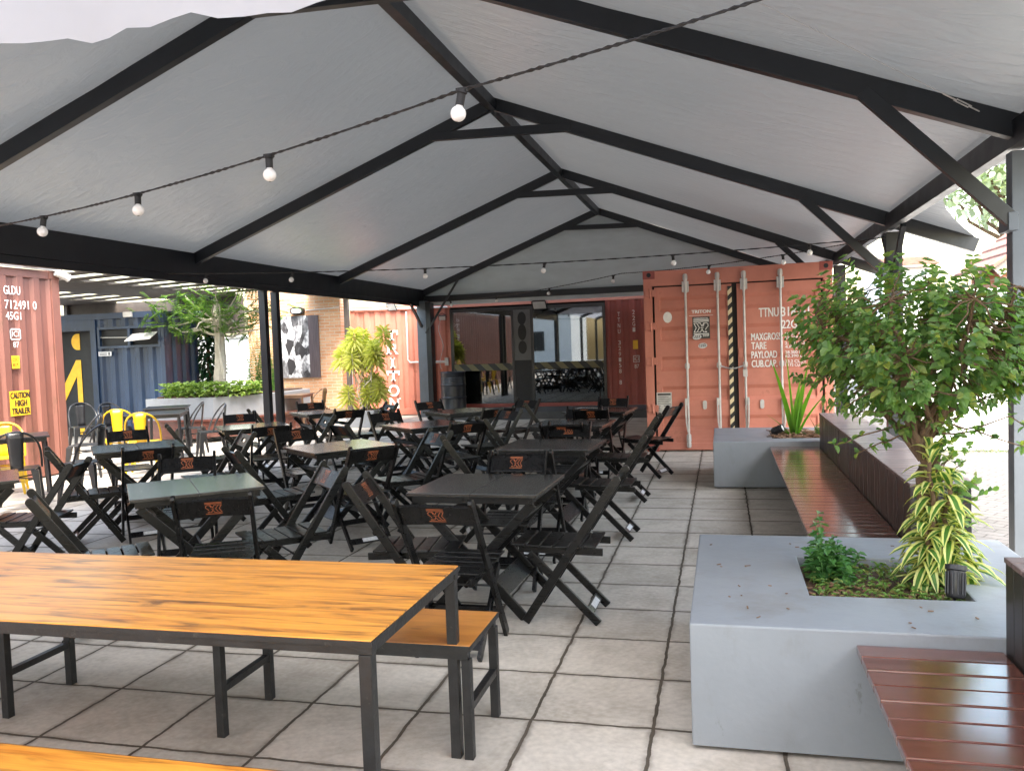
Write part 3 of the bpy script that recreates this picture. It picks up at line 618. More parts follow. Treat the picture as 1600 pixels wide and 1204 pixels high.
m_ = MB(O); m_.box((-.935, ty - .002, .56), (-.72, ty, .85)); pl = m_.build('data_plate', M['galv'], dl)
m_ = MB(O)
for k in range(9): m_.box((-.92, ty - .004, .60 + .026 * k), (-.735 - .03 * (k % 3 == 1), ty - .0035, .606 + .026 * k + (.02 if k == 8 else 0)))
m_.build('plate_lines', M['bmetal'], pl)

# --- long container at the back with the glass shop front
x0, x1, y0, y1, h = -8.82, .6, 19.0, 21.4, 2.66
O = Vector((-4, y0, 0))
bc = thing('container_shop', 'dim red container bar with wide dark glass front under the tent\'s far end', 'container', O)
G0, G1 = -6.25, -2.56
m_ = MB(O); frame_box(m_, x0, x1, y0, y1, h); m_.build('frame', M['red_cont'], bc, bevel=.005)
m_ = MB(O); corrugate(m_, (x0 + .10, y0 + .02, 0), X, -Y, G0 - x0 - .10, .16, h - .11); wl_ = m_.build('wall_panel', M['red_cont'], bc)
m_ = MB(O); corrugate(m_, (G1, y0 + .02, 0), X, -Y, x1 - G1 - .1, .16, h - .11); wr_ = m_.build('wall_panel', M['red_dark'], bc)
m_ = MB(O); corrugate(m_, (x0 + .02, y1 - .1, 0), -Y, -X, y1 - y0 - .2, .16, h - .11); m_.build('wall_panel', M['red_cont'], bc)
m_ = MB(O); m_.box((x0 + .05, y0 + .03, h - .05), (x1 - .05, y1, h - .02)); m_.build('roof', M['red_cont'], bc)
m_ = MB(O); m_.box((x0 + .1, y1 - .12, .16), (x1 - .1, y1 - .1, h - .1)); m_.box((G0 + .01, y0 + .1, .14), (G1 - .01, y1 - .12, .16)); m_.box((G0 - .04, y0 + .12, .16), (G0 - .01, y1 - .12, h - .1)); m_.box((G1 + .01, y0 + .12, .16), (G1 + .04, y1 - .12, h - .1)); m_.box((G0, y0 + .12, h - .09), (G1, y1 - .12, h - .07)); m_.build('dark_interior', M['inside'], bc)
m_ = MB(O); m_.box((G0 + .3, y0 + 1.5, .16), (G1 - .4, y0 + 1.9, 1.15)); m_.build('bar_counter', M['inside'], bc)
m_ = MB(O); m_.box((G0, y0 - .02, .17), (G1, y0 + .03, .25)); m_.build('threshold', M['red_dark'], bc)
m_ = MB(O)
for a, b in ((G0, G0 + .07), (G1 - .06, G1), (-4.76, -4.70), (-4.30, -4.24)): m_.box((a, y0 - .03, .25), (b, y0 + .04, 2.5))
m_.box((G0 + .07, y0 - .028, 2.42), (G1 - .06, y0 + .04, 2.5)); m_.build('shop_front_frame', M['bmetal'], bc)
for a, b in ((G0 + .07, -4.76), (-4.24, G1 - .06)):
    m_ = MB(O); m_.box((a, y0 - .005, .25), (b, y0 + .005, 2.42)); m_.build('glass_pane', M['glass'], bc)
    m_ = MB(O); m_.box((a, y0 - .012, 1.03), (b, y0 - .007, 1.19)); m_.build('hazard_band', M['hazard_glass'], bc)
m_ = MB(O); m_.box((-4.70, y0 - .02, 1.25), (-4.30, y0 + .02, 2.42)); do = m_.build('door', M['door_grey'], bc)
m_ = MB(O); m_.box((-4.70, y0 - .018, .25), (-4.30, y0 + .02, 1.25)); m_.build('door_lower_panel', M['black'], do)
for z in (1.55, 1.90, 2.22):
    m_ = MB(O); m_.plate((-4.50, y0 - .022, z), X, Z, [(.10 * math.cos(R(t)), .19 * math.sin(R(t)) * (.8 if z != 1.9 else 1)) for t in range(0, 360, 15)], .004); m_.build('door_oval', M['black'], do)
m_ = MB(O)
for k, ch in enumerate('TTNU 329158 8'):
    if ch != ' ': text(m_, ch, (-2.28, y0 - .003, 2.17 - .128 * k), X, Z, .095, .055)
for k, ch in enumerate('22G1'): text(m_, ch, (-1.95, y0 - .003, 2.2 - .13 * k), X, Z, .10, .06)
m_.stroke((-1.95, y0 - .003, 1.13), X, Z, [(0, 0), (.13, 0), (.13, .14), (0, .14)], .012, True); text(m_, '87', (-1.93, y0 - .003, .99), X, Z, .09, .1); text(m_, 'ICI', (-1.935, y0 - .003, 1.16), X, Z, .08, .1)
m_.build('white_lettering', M['worn_print'], wr_)
m_ = MB(O); m_.box((-1.95, y0 - .003, 1.42), (-1.84, y0, 1.62)); m_.build('yellow_sticker', M['yellow_sign'], wr_)
# slab-serif vertical word on the left end
m_ = MB(O); yl = y0 - .004; LW, LH, TH = .33, .245, .058
def rect(x, z, a, b): m_.add([(x, yl, z), (x + a, yl, z), (x + a, yl, z + b), (x, yl, z + b)], [(0, 1, 2, 3)])
def serif_I(x, z): rect(x - TH / 2, z, TH, LH); rect(x - .06, z, .12, .032); rect(x - .06, z + LH - .032, .12, .032)
def serif_T(x, z): rect(x - TH / 2, z, TH, LH); rect(x - .06, z, .12, .032); rect(x - LW / 2, z + LH - .05, LW, .05); rect(x - LW / 2, z + LH - .11, .04, .06); rect(x + LW / 2 - .04, z + LH - .11, .04, .06)
def serif_N(x, z):
    for s in (-1, 1): rect(x + s * .10 - .022, z, .044, LH)
    rect(x - .15, z, .1, .032); rect(x - .15, z + LH - .032, .07, .032); rect(x + .07, z + LH - .032, .1, .032)
    m_.add([(x - .13, yl - .001, z + LH), (x - .065, yl - .001, z + LH), (x + .13, yl - .001, z), (x + .065, yl - .001, z)], [(0, 1, 2, 3)])
def serif_O(x, z):
    n = 24; vs = []
    for k in range(n):
        a = 2 * math.pi * k / n; vs += [(x + .145 * math.cos(a), yl, z + LH / 2 + .14 * math.sin(a)), (x + .088 * math.cos(a), yl, z + LH / 2 + .095 * math.sin(a))]
    m_.add(vs, [(2 * k, 2 * ((k + 1) % n), 2 * ((k + 1) % n) + 1, 2 * k + 1) for k in range(n)])
def serif_R(x, z):
    rect(x - .12, z, TH, LH); rect(x - .15, z, .12, .032); rect(x - .15, z + LH - .04, .2, .04); rect(x - .07, z + LH * .45, .12, .04); rect(x + .05, z + LH * .48, .05, LH * .48)
    m_.add([(x - .01, yl - .001, z + LH * .48), (x + .05, yl - .001, z + LH * .48), (x + .16, yl - .001, z), (x + .09, yl - .001, z)], [(0, 1, 2, 3)])
for f_, z in ((serif_T, 1.82), (serif_R, 1.49), (serif_I, 1.16), (serif_T, .845), (serif_O, .49), (serif_N, .185)): f_(-7.75, z)
m_.build('white_lettering', M['white_print'], wl_)
m_ = MB(O); pts = [(-7.34, y0 - .03, 2.5), (-7.34, y0 - .03, 1.35), (-7.30, y0 - .03, 1.28), (-7.0, y0 - .03, 1.28)]; m_.tube(pts, .022, 8); m_.tube([(-8.8, y0 - .03, 2.60), (-6.3, y0 - .03, 2.56)], .022, 8); m_.tube([(-6.75, y0 - .04, 1.27), (-6.35, y0 - .04, 1.27)], .03, 8); m_.box((-6.40, y0 - .08, 1.18), (-6.32, y0 - .01, 1.37)); m_.build('conduit', M['conduit'], bc)
m_ = MB(O); vs = [(-6.48 - .05 * math.sin(k * .9), y0 - .05, 2.25 - 1.15 * k / 10) for k in range(11)]; m_.tube(vs, .008, 6); m_.build('lamp_cord', M['conduit'], bc)
def floodlight(label, loc, dir_, s=.16):
    t = thing('floodlight', label, 'floodlight', loc); d = Vector(dir_).normalized(); sd = d.cross(Z).normalized(); u = sd.cross(d)
    m_ = MB(); c = Vector((0, 0, -.10))
    m_.add([c + sd * a * s + u * b * s * .75 + d * e for e, q in ((-.03, .8), (.03, 1)) for a, b in ((-q / 2, -q / 2), (q / 2, -q / 2), (q / 2, q / 2), (-q / 2, q / 2))], [(3, 2, 1, 0), (4, 5, 6, 7), (0, 1, 5, 4), (1, 2, 6, 5), (2, 3, 7, 6), (3, 0, 4, 7)])
    m_.build('housing', M['bmetal'], t, bevel=.003)
    m_ = MB(); m_.add([c + sd * a * s * .43 + u * b * s * .32 + d * .0315 for a, b in ((-1, -1), (1, -1), (1, 1), (-1, 1))], [(0, 1, 2, 3)]); m_.build('lens', M['lampglass'], t)
    m_ = MB(); m_.tube([Vector((0, 0, 0)), c + sd * s * .55 + Vector((0, 0, .05)), c + sd * s * .55], .008, 6); m_.tube([Vector((0, 0, 0)), c - sd * s * .55 + Vector((0, 0, .05)), c - sd * s * .55], .008, 6); m_.build('bracket', M['bmetal'], t)
    return t
floodlight('small dark floodlight hung under the eave above the big white letters', (-7.55, 18.6, 2.72), (-.2, -.8, -.5), .26)
floodlight('small floodlight with a dangling white cord on the red panel left of the glass', (-6.42, 18.93, 2.42), (.2, -.8, -.6), .17)
floodlight('wide floodlight fixed over the glass door of the container bar', (-4.05, 18.9, 2.62), (0, -.7, -.7), .34)
m_ = MB((-4.5, 18.2, 0)); m_.box((-6.3, 17.55, .0), (-1.3, 18.96, .15))
for k in range(10): m_.box((-6.3, 17.55 + .142 * k, .152), (-1.3, 17.55 + .142 * k + .136, .165))
dk = thing('deck_step', 'low dark grey deck step in front of the glass shop front', 'deck', (-4.5, 18.2, 0)); m_.build('platform', M['deck'], dk)
# barrel on the deck
bt = thing('steel_barrel', 'dark blue-black steel drum standing by the grey corner post', 'barrel', (-6.02, 18.35, .165))
pr = [(.0, .0), (.28, 0), (.292, .01), (.285, .03), (.285, .27)] + [(.285 + .012 * math.sin(math.pi * k / 6), .27 + .05 * k / 6) for k in range(7)] + [(.285, .56)] + [(.285 + .012 * math.sin(math.pi * k / 6), .56 + .05 * k / 6) for k in range(7)] + [(.285, .67), (.279, .68), (.285, .69), (.279, .72), (.285, .73), (.279, .76), (.285, .77), (.285, .86), (.293, .875), (.285, .885), (.275, .87), (0, .87)]
m_ = MB(); m_.lathe(pr, n=32); m_.build('drum', M['barrel'], bt, smooth=True)

# --- left container: long side faces the tent
x0, x1, y0, y1, h = -11.59, -9.15, -2.1, 10.09, 2.88
O = Vector((-9.15, 5, 0))
lc = thing('shipping_container', 'faded pinkish red container at the left edge with rust streaks and a yellow caution sign', 'container', O)
m_ = MB(O); frame_box(m_, x0, x1, y0, y1, h, .14); m_.build('frame', M['red_old'], lc, bevel=.006)
m_ = MB(O); castings(m_, x0, x1, y0, y1, h); m_.build('corner_castings', M['red_old'], lc, bevel=.008)
m_ = MB(O); corrugate(m_, (x1 - .012, y0 + .13, 0), Y, X, y1 - y0 - .26, .16, h - .11, phase=.13); sp = m_.build('side_panel', M['red_old'], lc)
m_ = MB(O); corrugate(m_, (x1 - .13, y1 - .02, 0), -X, Y, x1 - x0 - .26, .16, h - .11); m_.build('side_panel', M['red_old'], lc)
m_ = MB(O); m_.box((x0 + .04, y0 + .04, h - .05), (x1 - .04, y1 - .04, h - .02)); m_.box((x0 + .03, y0 + .1, .16), (x0 + .05, y1 - .1, h - .1)); m_.box((x0 + .1, y0 + .03, .16), (x1 - .1, y0 + .05, h - .1)); m_.build('roof', M['red_old'], lc)
xf = x1 - .006
m_ = MB(O)
for s, ya, z, hgt, wd in (('GLDU', 9.13, 2.515, .115, .27), ('712491 0', 9.135, 2.325, .115, .53), ('45G1', 9.14, 2.18, .105, .25)): m_ = MB(O); text(m_, s, (xf, ya, z), Y, Z, hgt, wd, bold=.02); m_.build('white_lettering', M['worn_print'], sp)
m_ = MB(O); text(m_, 'ICI', (xf, 9.225, 1.955), Y, Z, .075, .11); m_.stroke((xf, 9.20, 1.92), Y, Z, [(0, 0), (.16, 0), (.16, .135), (0, .135)], .016, True); m_.build('code_mark', M['white_print'], sp); m_ = MB(O); text(m_, '87', (xf, 9.235, 1.81), Y, Z, .08, .095); m_.build('white_lettering', M['white_print'], sp)
m_ = MB(O); m_.box((xf - .001, 9.19, 1.53), (xf, 9.32, 1.70)); ys_ = m_.build('yellow_sticker', M['yellow_sign'], sp)
for s_, z in (('CSC', 1.63), ('87', 1.56)): m_ = MB(O); text(m_, s_, (xf + .002, 9.205, z), Y, Z, .04, .09); m_.build('sticker_print', M['bmetal'], ys_)
m_ = MB(O); m_.box((xf - .001, 9.12, .90), (xf, 9.45, 1.23)); cs = m_.build('caution_sign', M['yellow_sign'], sp)
for s_, ya, z, wd in (('CAUTION', 9.13, 1.13, .31), ('HIGH', 9.20, 1.025, .19), ('TRAILER', 9.14, .92, .295)): m_ = MB(O); text(m_, s_, (xf + .003, ya, z), Y, Z, .08, wd, bold=.10); m_.build('sign_lettering', M['black'], cs)
m_ = MB(O); m_.tube([(x1 + .035, 4, 2.93), (x1 + .035, 10.1, 2.90)], .030, 8); m_.build('conduit', M['conduit'], lc); m_ = MB(O); m_.tube([(x1 + .03, 4, 3.01), (x1 + .03, 9.7, 3.0)], .024, 8); m_.build('conduit', M['conduit'], lc); m_ = MB(O); m_.tube([(x1 + .035, 9.4, 2.931), (x1 + .035, 9.65, 2.93)], .05, 10); m_.build('conduit_joint', M['galv'], lc)
cc = thing('security_camera', 'small white bullet camera on the top corner of the faded red container', 'camera', (-9.08, 10.05, 2.86))
m_ = MB(); m_.tube([(-.03, -.06, 0), (.03, .10, -.07)], .05, 12); m_.tube([(.03, .10, -.07), (.035, .115, -.076)], .057, 12); m_.build('body', M['conduit'], cc, smooth=True)
m_ = MB(); m_.tube([(0, 0, 0), (0, -.03, .08)], .014, 8); m_.build('mount', M['conduit'], cc)

# --- blue container with doorway and louvred window
x0, x1, y0, y1, h = -13.9, -10.82, 14.6, 15.7, 2.55
O = Vector((-12, y0, 0))
bl = thing('blue_container', 'navy blue corrugated container with dark open doorway and a tilted louvre window', 'container', O)
m_ = MB(O); m_.box((x0, y0, .02), (x0 + .12, y1, h)); m_.box((x1 - .1, y0, .02), (x1, y0 + .1, h)); m_.box((x1 - .1, y1 - .1, .02), (x1, y1, h)); m_.box((x0 + .12, y0 - .002, h - .12), (x1 - .1, y0 + .08, h)); m_.box((-12.42, y0 - .002, .02), (x1 - .1, y0 + .08, .15)); m_.box((-12.55, y0 - .012, .02), (-12.42, y0 + .1, h - .12)); m_.box((x0 + .12, y0 - .01, h - .34), (-12.55, y0 + .08, h - .12)); m_.build('frame', M['blue'], bl, bevel=.004)
m_ = MB(O); zs = (1.83, 2.27)
corrugate(m_, (-12.42, y0 + .03, 0), X, -Y, 1.51, .14, zs[0], .30, .05); corrugate(m_, (-12.42, y0 + .03, 0), X, -Y, 1.51, zs[1], h - .11, .30, .05)
m_.build('front_panel', M['blue'], bl)
m_ = MB(O); corrugate(m_, (x1 - .02, y0 + .1, 0), Y, X, y1 - y0 - .2, .1, h - .1, .30, .05); m_.build('side_panel', M['blue'], bl)
m_ = MB(O); m_.box((x0, y0 + .02, h - .04), (x1, y1, h - .01)); m_.box((x0, y1 - .05, .02), (x1 - .1, y1, h)); m_.build('roof', M['blue'], bl)
m_ = MB(O); m_.box((-12.38, y0 - .01, 2.22), (-10.9, y0 + .06, 2.27)); m_.box((-12.38, y0 - .01, 1.83), (-10.9, y0 + .06, 1.88)); m_.box((-12.38, y0 - .01, 1.88), (-12.33, y0 + .06, 2.22)); m_.box((-10.95, y0 - .01, 1.88), (-10.9, y0 + .06, 2.22)); m_.box((-11.66, y0 - .01, 1.88), (-11.6, y0 + .06, 2.22))
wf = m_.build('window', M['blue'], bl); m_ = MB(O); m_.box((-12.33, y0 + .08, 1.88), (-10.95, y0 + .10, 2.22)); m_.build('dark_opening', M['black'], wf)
m_ = MB(O); m_.bar((-12.33, y0 + .03, 2.06), (-11.66, y0 + .03, 2.04), .02, .012); m_.bar((-11.57, y0 - .10, 2.03), (-10.98, y0 - .10, 2.06), .30, .012, up=(0, -.55, 1)); m_.build('tilted_pane', M['lampglass'], wf)
m_ = MB(O); m_.box((-12.36, y0 - .026, 1.68), (-12.05, y0 - .02, 1.77)); pq = m_.build('name_plate', M['label_white'], bl)
m_ = MB(O)
for k in range(2): m_.box((-12.33, y0 - .029, 1.70 + .03 * k), (-12.16, y0 - .028, 1.712 + .03 * k))
m_.box((-12.12, y0 - .029, 1.695), (-12.09, y0 - .028, 1.755)); m_.build('plate_lines', M['bmetal'], pq)
m_ = MB(O); m_.box((-12.30 + .6, y0 - .06, h - .1), (-12.30 + .78, y0 - .005, h)); m_.build('wall_lamp', M['conduit'], bl)
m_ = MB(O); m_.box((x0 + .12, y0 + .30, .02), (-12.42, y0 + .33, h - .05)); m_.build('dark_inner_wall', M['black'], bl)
m_ = MB(O); yw = y0 + .29      # yellow figure painted on the inner wall
m_.plate((-13.13, yw, 0), X, Z, [(-.06, .05), (.06, .05), (.06, 1.62), (-.06, 1.62), (-.60, .78), (-.42, .70), (-.06, 1.28)], .004)
m_.plate((-13.13, yw, 2.0), X, Z, [(.15 * math.cos(R(a)), .17 * math.sin(R(a))) for a in range(90, 271, 15)] + [(.06, -.17), (.06, .17)], .004); m_.build('yellow_figure', M['yellow_sign'], bl)

# ------------------------------------------------------------------ brick wall with picture
O = Vector((-9.9, 18.55, 0))
bw = thing('brick_wall', 'orange brick building wall with a tall picture, left of the white lettered red panel', 'wall', O)
m_ = MB(O); m_.box((-11.35, 18.55, 0), (-8.86, 18.9, 3.25)); m_.build('wall', M['brick'], bw)
m_ = MB(O); m_.box((-11.45, 18.45, 3.253), (-8.80, 19.0, 3.33)); m_.build('coping', M['white_wall'], bw)
m_ = MB(O); m_.tube([(-9.75, 18.52, 2.62), (-8.87, 18.52, 2.66)], .015, 6); m_.build('conduit', M['conduit'], bw)
pc = thing('picture', 'tall black and white street photograph panel hanging on the brick wall', 'picture', (-9.95, 18.52, 1.75))
m_ = MB(); m_.box((-.5, -.02, -.75), (.26, .02, .75)); m_.build('print', M['photo'], pc); m_ = MB(); m_.box((.26, -.02, -.75), (.52, .02, .75)); m_.build('dark_margin', M['photo_side'], pc)
bk = thing('bulkhead_lamp', 'small oval wall lamp above the picture on the brick wall', 'lamp', (-9.95, 18.5, 2.62))
m_ = MB(); m_.plate((0, -.07, 0), X, Z, [(.17 * math.copysign(abs(math.cos(R(a))) ** .6, math.cos(R(a))), .085 * math.copysign(abs(math.sin(R(a))) ** .6, math.sin(R(a)))) for a in range(0, 360, 15)], -.11); m_.build('housing', M['bmetal'], bk)
m_ = MB(); m_.plate((0, -.072, 0), X, Z, [(.135 * math.copysign(abs(math.cos(R(a))) ** .6, math.cos(R(a))), .055 * math.copysign(abs(math.sin(R(a))) ** .6, math.sin(R(a)))) for a in range(0, 360, 15)], .01); m_.build('lens', M['lampglass'], bk)

# ------------------------------------------------------------------ pergola on the left
O = Vector((-11.5, 14.5, 0)); pg = thing('pergola', 'dark slatted pergola roof over the blue container, sky showing between slats', 'pergola', O)
PZ = 3.05
for a, b in ((-16.6, -15.05), (-13.3, -11.52), (-9.62, -8.45)):      # broad boards between the slotted bays
    m_ = MB(O); m_.box((a, 10.5, PZ), (b, 18.5, PZ + .02)); m_.build('ceiling_board', M['pergola'], pg)
for a, b, yy, pt, n in ((-11.518, -9.622, 11.85, .65, 9), (-15.048, -13.302, 10.9, .75, 10)):
    for k in range(n):
        y0 = yy + pt * k; d = -.27 * (b - a); m_ = MB(O); g = .29 if pt < .7 else .32
        m_.prism([(a, y0 + g / 2), (b, y0 + d + g / 2), (b, y0 + d + pt - g / 2), (a, y0 + pt - g / 2)], PZ, PZ + .012); m_.build('slat', M['pergola'], pg)
for a in (-15.05, -13.3, -11.52, -9.62, -8.5):
    m_ = MB(O); m_.box((a - .03, 10.5, PZ + .024), (a + .03, 18.5, PZ + .06)); m_.build('beam', M['pergola'], pg)
m_ = MB(O); m_.box((-16.6, 18.46, 2.15), (-11.4, 18.5, PZ - .003)); m_.build('fascia', M['pergola'], pg)
for px_, py_ in ((-9.72, 10.56), (-16.5, 10.6), (-16.5, 18.4), (-8.6, 18.35)):
    m_ = MB(O); m_.box((px_ - .05, py_ - .05, 0), (px_ + .05, py_ + .05, PZ - .002)); m_.build('post', M['pergola'], pg)

# ------------------------------------------------------------------ planters and benches
def planter(label, x0, x1, y0, y1, h, hole, soil_z):
    O = Vector(((x0 + x1) / 2, (y0 + y1) / 2, 0)); t = thing('concrete_planter', label, 'planter', O)
    a, b, c, d = hole; mb = MB(O)
    out = [(x0, y0), (x1, y0), (x1, y1), (x0, y1)]; inn = [(a, c), (b, c), (b, d), (a, d)]
    vs = [(x, y, 0.018) for x, y in out] + [(x, y, h) for x, y in out] + [(x, y, h) for x, y in inn] + [(x, y, soil_z - .05) for x, y in inn]
    fs = [(i, (i + 1) % 4, 4 + (i + 1) % 4, 4 + i) for i in range(4)] + [(4 + i, 4 + (i + 1) % 4, 8 + (i + 1) % 4, 8 + i) for i in range(4)] + [(8 + i, 8 + (i + 1) % 4, 12 + (i + 1) % 4, 12 + i) for i in range(4)]
    mb.add(vs, fs); mb.build('block', M['planter'], t, bevel=.008)
    mb = MB(O); n = 14; vs = [(a + (b - a) * i / n, c + (d - c) * j / n, soil_z + random.uniform(-.015, .03)) for j in range(n + 1) for i in range(n + 1)]
    mb.add(vs, [(j * (n + 1) + i, j * (n + 1) + i + 1, (j + 1) * (n + 1) + i + 1, (j + 1) * (n + 1) + i) for j in range(n) for i in range(n)]); mb.build('soil', M['soil'], t, smooth=True, ang=90)
    return t
planter('large grey concrete planter in the foreground holding the leafy shrub tree', -.15, 1.37, 3.27, 4.80, .50, (.335, .97, 3.70, 4.36), .44)
planter('farther grey concrete planter with sword-leaved plant before the container doors', -.12, 1.37, 9.13, 10.55, .50, (.50, 1.12, 9.42, 10.15), .46)
m_ = MB((0.6, 3.4, 0)); m_.box((-.11, 3.31, -.001), (1.33, 4.76, .03)); tag(m_.build('mortar_bed', M['soil'], loc=(.6, 3.4, 0)), kind='structure')
def bench(label, y0, y1, bw_):
    O = Vector((.9, (y0 + y1) / 2, 0)); t = thing('wooden_bench', label, 'bench', O)
    n = int(round((y1 - y0) / bw_)); d = (y1 - y0) / n; mb = MB(O)
    for k in range(n): mb.box((.455, y0 + d * k + .004, .418 + random.uniform(-.002, .002)), (.945, y0 + d * (k + 1) - .004, .450 + random.uniform(-.0015, .0015)))
    mb.build('seat', M['redwood'], t, bevel=.005)
    mb = MB(O); mb.bar((.52, y0, .395), (.52, y1, .395), .05, .045); mb.bar((.88, y0, .395), (.88, y1, .395), .05, .045); mb.build('seat_frame', M['iron'], t)
    mb = MB(O); n2 = int(round((y1 - y0) / .092)); d2 = (y1 - y0) / n2
    for k in range(n2):
        q = random.uniform(-.002, .002)
        mb.box((.952 + q, y0 + d2 * k + .003, .02), (.972 + q, y0 + d2 * (k + 1) - .003, .770))
    mb.build('backrest', M['redwood_dark'], t, bevel=.003)
    mb = MB(O); mb.box((.973, y0 + .02, 0), (1.25, y1 - .02, .765)); mb.build('backrest_core', M['black'], t)
    mb = MB(O)
    for k in range(n2): mb.box((.948, y0 + d2 * k + .003, .772), (1.275, y0 + d2 * (k + 1) - .003, .792 + random.uniform(-.0015, .0015)))
    mb.build('top_rail', M['greywood_red'], t, bevel=.004)
M['greywood_red'] = woodmat('worn_red_wood_top', (.14, .098, .090), (.09, .062, .057), rough=.6, axis_scale=(2, 22, 22), coat=.1)
bench('long red-brown bench between the two grey planters with slatted backrest', 4.802, 9.128, .105)
bench('glossy red-brown wooden bench in the lower right corner before the big planter', .9, 3.268, .125)

# left planter with its red seat
O = Vector((-9.6, 14.6, 0)); lp = thing('corner_planter', 'grey planter with a red bench round it under the feathery tree', 'planter', O)
P1 = [(-10.75, 13.85), (-9.40, 14.02), (-8.72, 14.85), (-8.72, 16.6), (-10.75, 16.6)]
m_ = MB(O); m_.prism(P1, 0, .82); m_.build('block', M['planter'], lp, bevel=.008)
m_ = MB(O); m_.prism([(-10.6, 14.0), (-9.45, 14.16), (-8.85, 14.9), (-8.85, 16.5), (-10.6, 16.5)], .82, .85); m_.build('soil', M['soil'], lp)
m_ = MB(O); m_.prism([(-10.75, 13.45), (-9.20, 13.60), (-8.35, 14.75), (-8.35, 16.6), (-8.718, 16.6), (-8.718, 14.848), (-9.402, 14.018), (-10.75, 13.848)], .40, .44); m_.build('seat', M['redwood'], lp, bevel=.004)
m_ = MB(O); m_.prism([(-10.75, 13.50), (-9.23, 13.64), (-8.40, 14.77), (-8.40, 16.6), (-8.44, 16.6), (-8.44, 14.79), (-9.25, 13.68), (-10.75, 13.54)], .08, .40); m_.build('seat_apron', M['redwood'], lp)

# ------------------------------------------------------------------ long orange table and benches
O = Vector((-2.55, 2.65, 0)); tb = thing('long_table', 'long varnished orange pine table with burnt streaks on a black iron frame', 'table', O)
x0, x1, y0, y1 = -4.1, -1.02, 2.24, 3.08
m_ = MB(); m_.box((x0 - O.x, y0 - O.y, .734), (x1 - O.x, y1 - O.y, .752)); m_.build('table_top', M['orange'], tb, bevel=.003)
m_ = MB(O)
for y in (y0 + .022, y1 - .022): m_.bar((x0, y, .718), (x1, y, .718), .035, .028)
for x in (x0 + .022, x1 - .022): m_.bar((x, y0 + .043, .718), (x, y1 - .043, .718), .035, .028)
m_.build('apron_frame', M['iron'], tb, bevel=.003)
m_ = MB(O)
for y in (y0 - .003, y1 + .003): m_.bar((x0 - .005, y, .7405), (x1 + .005, y, .7405), .006, .015)
for x in (x0 - .003, x1 + .003): m_.bar((x, y0, .7405), (x, y1, .7405), .006, .015)
m_.build('edge_trim', M['iron'], tb)
for x in (x0 + .024, x1 - .024):
    for y in (y0 + .024, y1 - .024):
        m_ = MB(O); m_.box((x - .020, y - .020, 0), (x + .020, y + .020, .7035)); m_.build('leg', M['iron'], tb, bevel=.002)
def low_bench(label, x0, x1, y0, y1, legs, mt):
    O = Vector(((x0 + x1) / 2, (y0 + y1) / 2, 0)); t = thing('low_bench', label, 'bench', O)
    m_ = MB(); m_.box((x0 - O.x, y0 - O.y, .43), (x1 - O.x, y1 - O.y, .452)); m_.build('seat', M[mt], t, bevel=.003)
    m_ = MB(O)
    for y in (y0 + .02, y1 - .02): m_.bar((x0 + .01, y, .412), (x1 - .01, y, .412), .035, .034)
    m_.build('seat_frame', M['iron'], t, bevel=.002)
    m_ = MB(O)
    for y in (y0 - .002, y1 + .002): m_.bar((x0 - .004, y, .440), (x1 + .004, y, .440), .004, .020)
    for x in (x0 - .002, x1 + .002): m_.bar((x, y0, .440), (x, y1, .440), .004, .020)
    m_.build('edge_trim', M['iron'], t)
    for x in legs:
        for y in (y0 + .02, y1 - .02):
            m_ = MB(O); m_.box((x - .018, y - .018, 0), (x + .018, y + .018, .395)); m_.build('leg', M['iron'], t, bevel=.002)
        m_ = MB(O); m_.bar((x, y0 + .038, .20), (x, y1 - .038, .20), .03, .03); m_.build('stretcher', M['iron'], t, bevel=.002)
low_bench('low orange bench with iron legs tucked along the far side of the long table', -4.2, -.97, 3.03, 3.45, (-4.15, -3.18, -2.08, -.99), 'orange_plain')
low_bench('low orange bench corner at the very bottom left of the picture', -4.2, -.9, 1.62, 2.03, (-4.1, -2.6, -.95), 'orange')

# ------------------------------------------------------------------ folding tables
def table_proto():
    t = thing('folding_table', '', 'table', (0, 0, 0)); W, D, Hh = .80, .74, .75
    for a, b in ((-W / 2, -.0015), (.0015, W / 2)):
        m_ = MB(); m_.box((a, -D / 2, Hh - .022), (b, D / 2, Hh)); m_.build('top_half', M['blacktop'], t, bevel=.003)
    m_ = MB()
    for y in (-D / 2 + .03, D / 2 - .03): m_.box((-W / 2 + .03, y - .012, Hh - .062), (W / 2 - .03, y + .012, Hh - .0225))
    for x in (-W / 2 + .045, -.05, .05, W / 2 - .045): m_.box((x - .012, -D / 2 + .043, Hh - .055), (x + .012, D / 2 - .043, Hh - .0225))
    m_.build('apron', M['blackwood'], t, bevel=.002)
    for sx in (-1, 1):
        yo = .30 if sx < 0 else .272; a = Vector((sx * .35, 0, Hh - .07)); b = Vector((-sx * .29, 0, 0.012)); d = (b - a).normalized()
        for s in (-1, 1):
            m_ = MB(); m_.bar(a + Y * yo * s, b + Y * yo * s, .022, .055, up=(1, 0, 0)); m_.build('leg', M['blackwood'], t, bevel=.004)
        for q, hh in ((.76, .125), (.16, .05)):
            p = a.lerp(b, q); m_ = MB(); nrm = d.cross(Y)
            c = p + nrm * (.012 if sx > 0 else -.012)
            m_.bar(c - Y * (yo - .012), c + Y * (yo - .012), hh, .014, up=nrm); m_.build('cross_board', M['blackwood'], t, bevel=.002)
    for z in (.345,):
        m_ = MB(); m_.tube([(.026, -.31, z + .01), (.026, .31, z + .01)], .008, 8); m_.build('pivot_rod', M['iron'], t)
    index_kids(t); return t
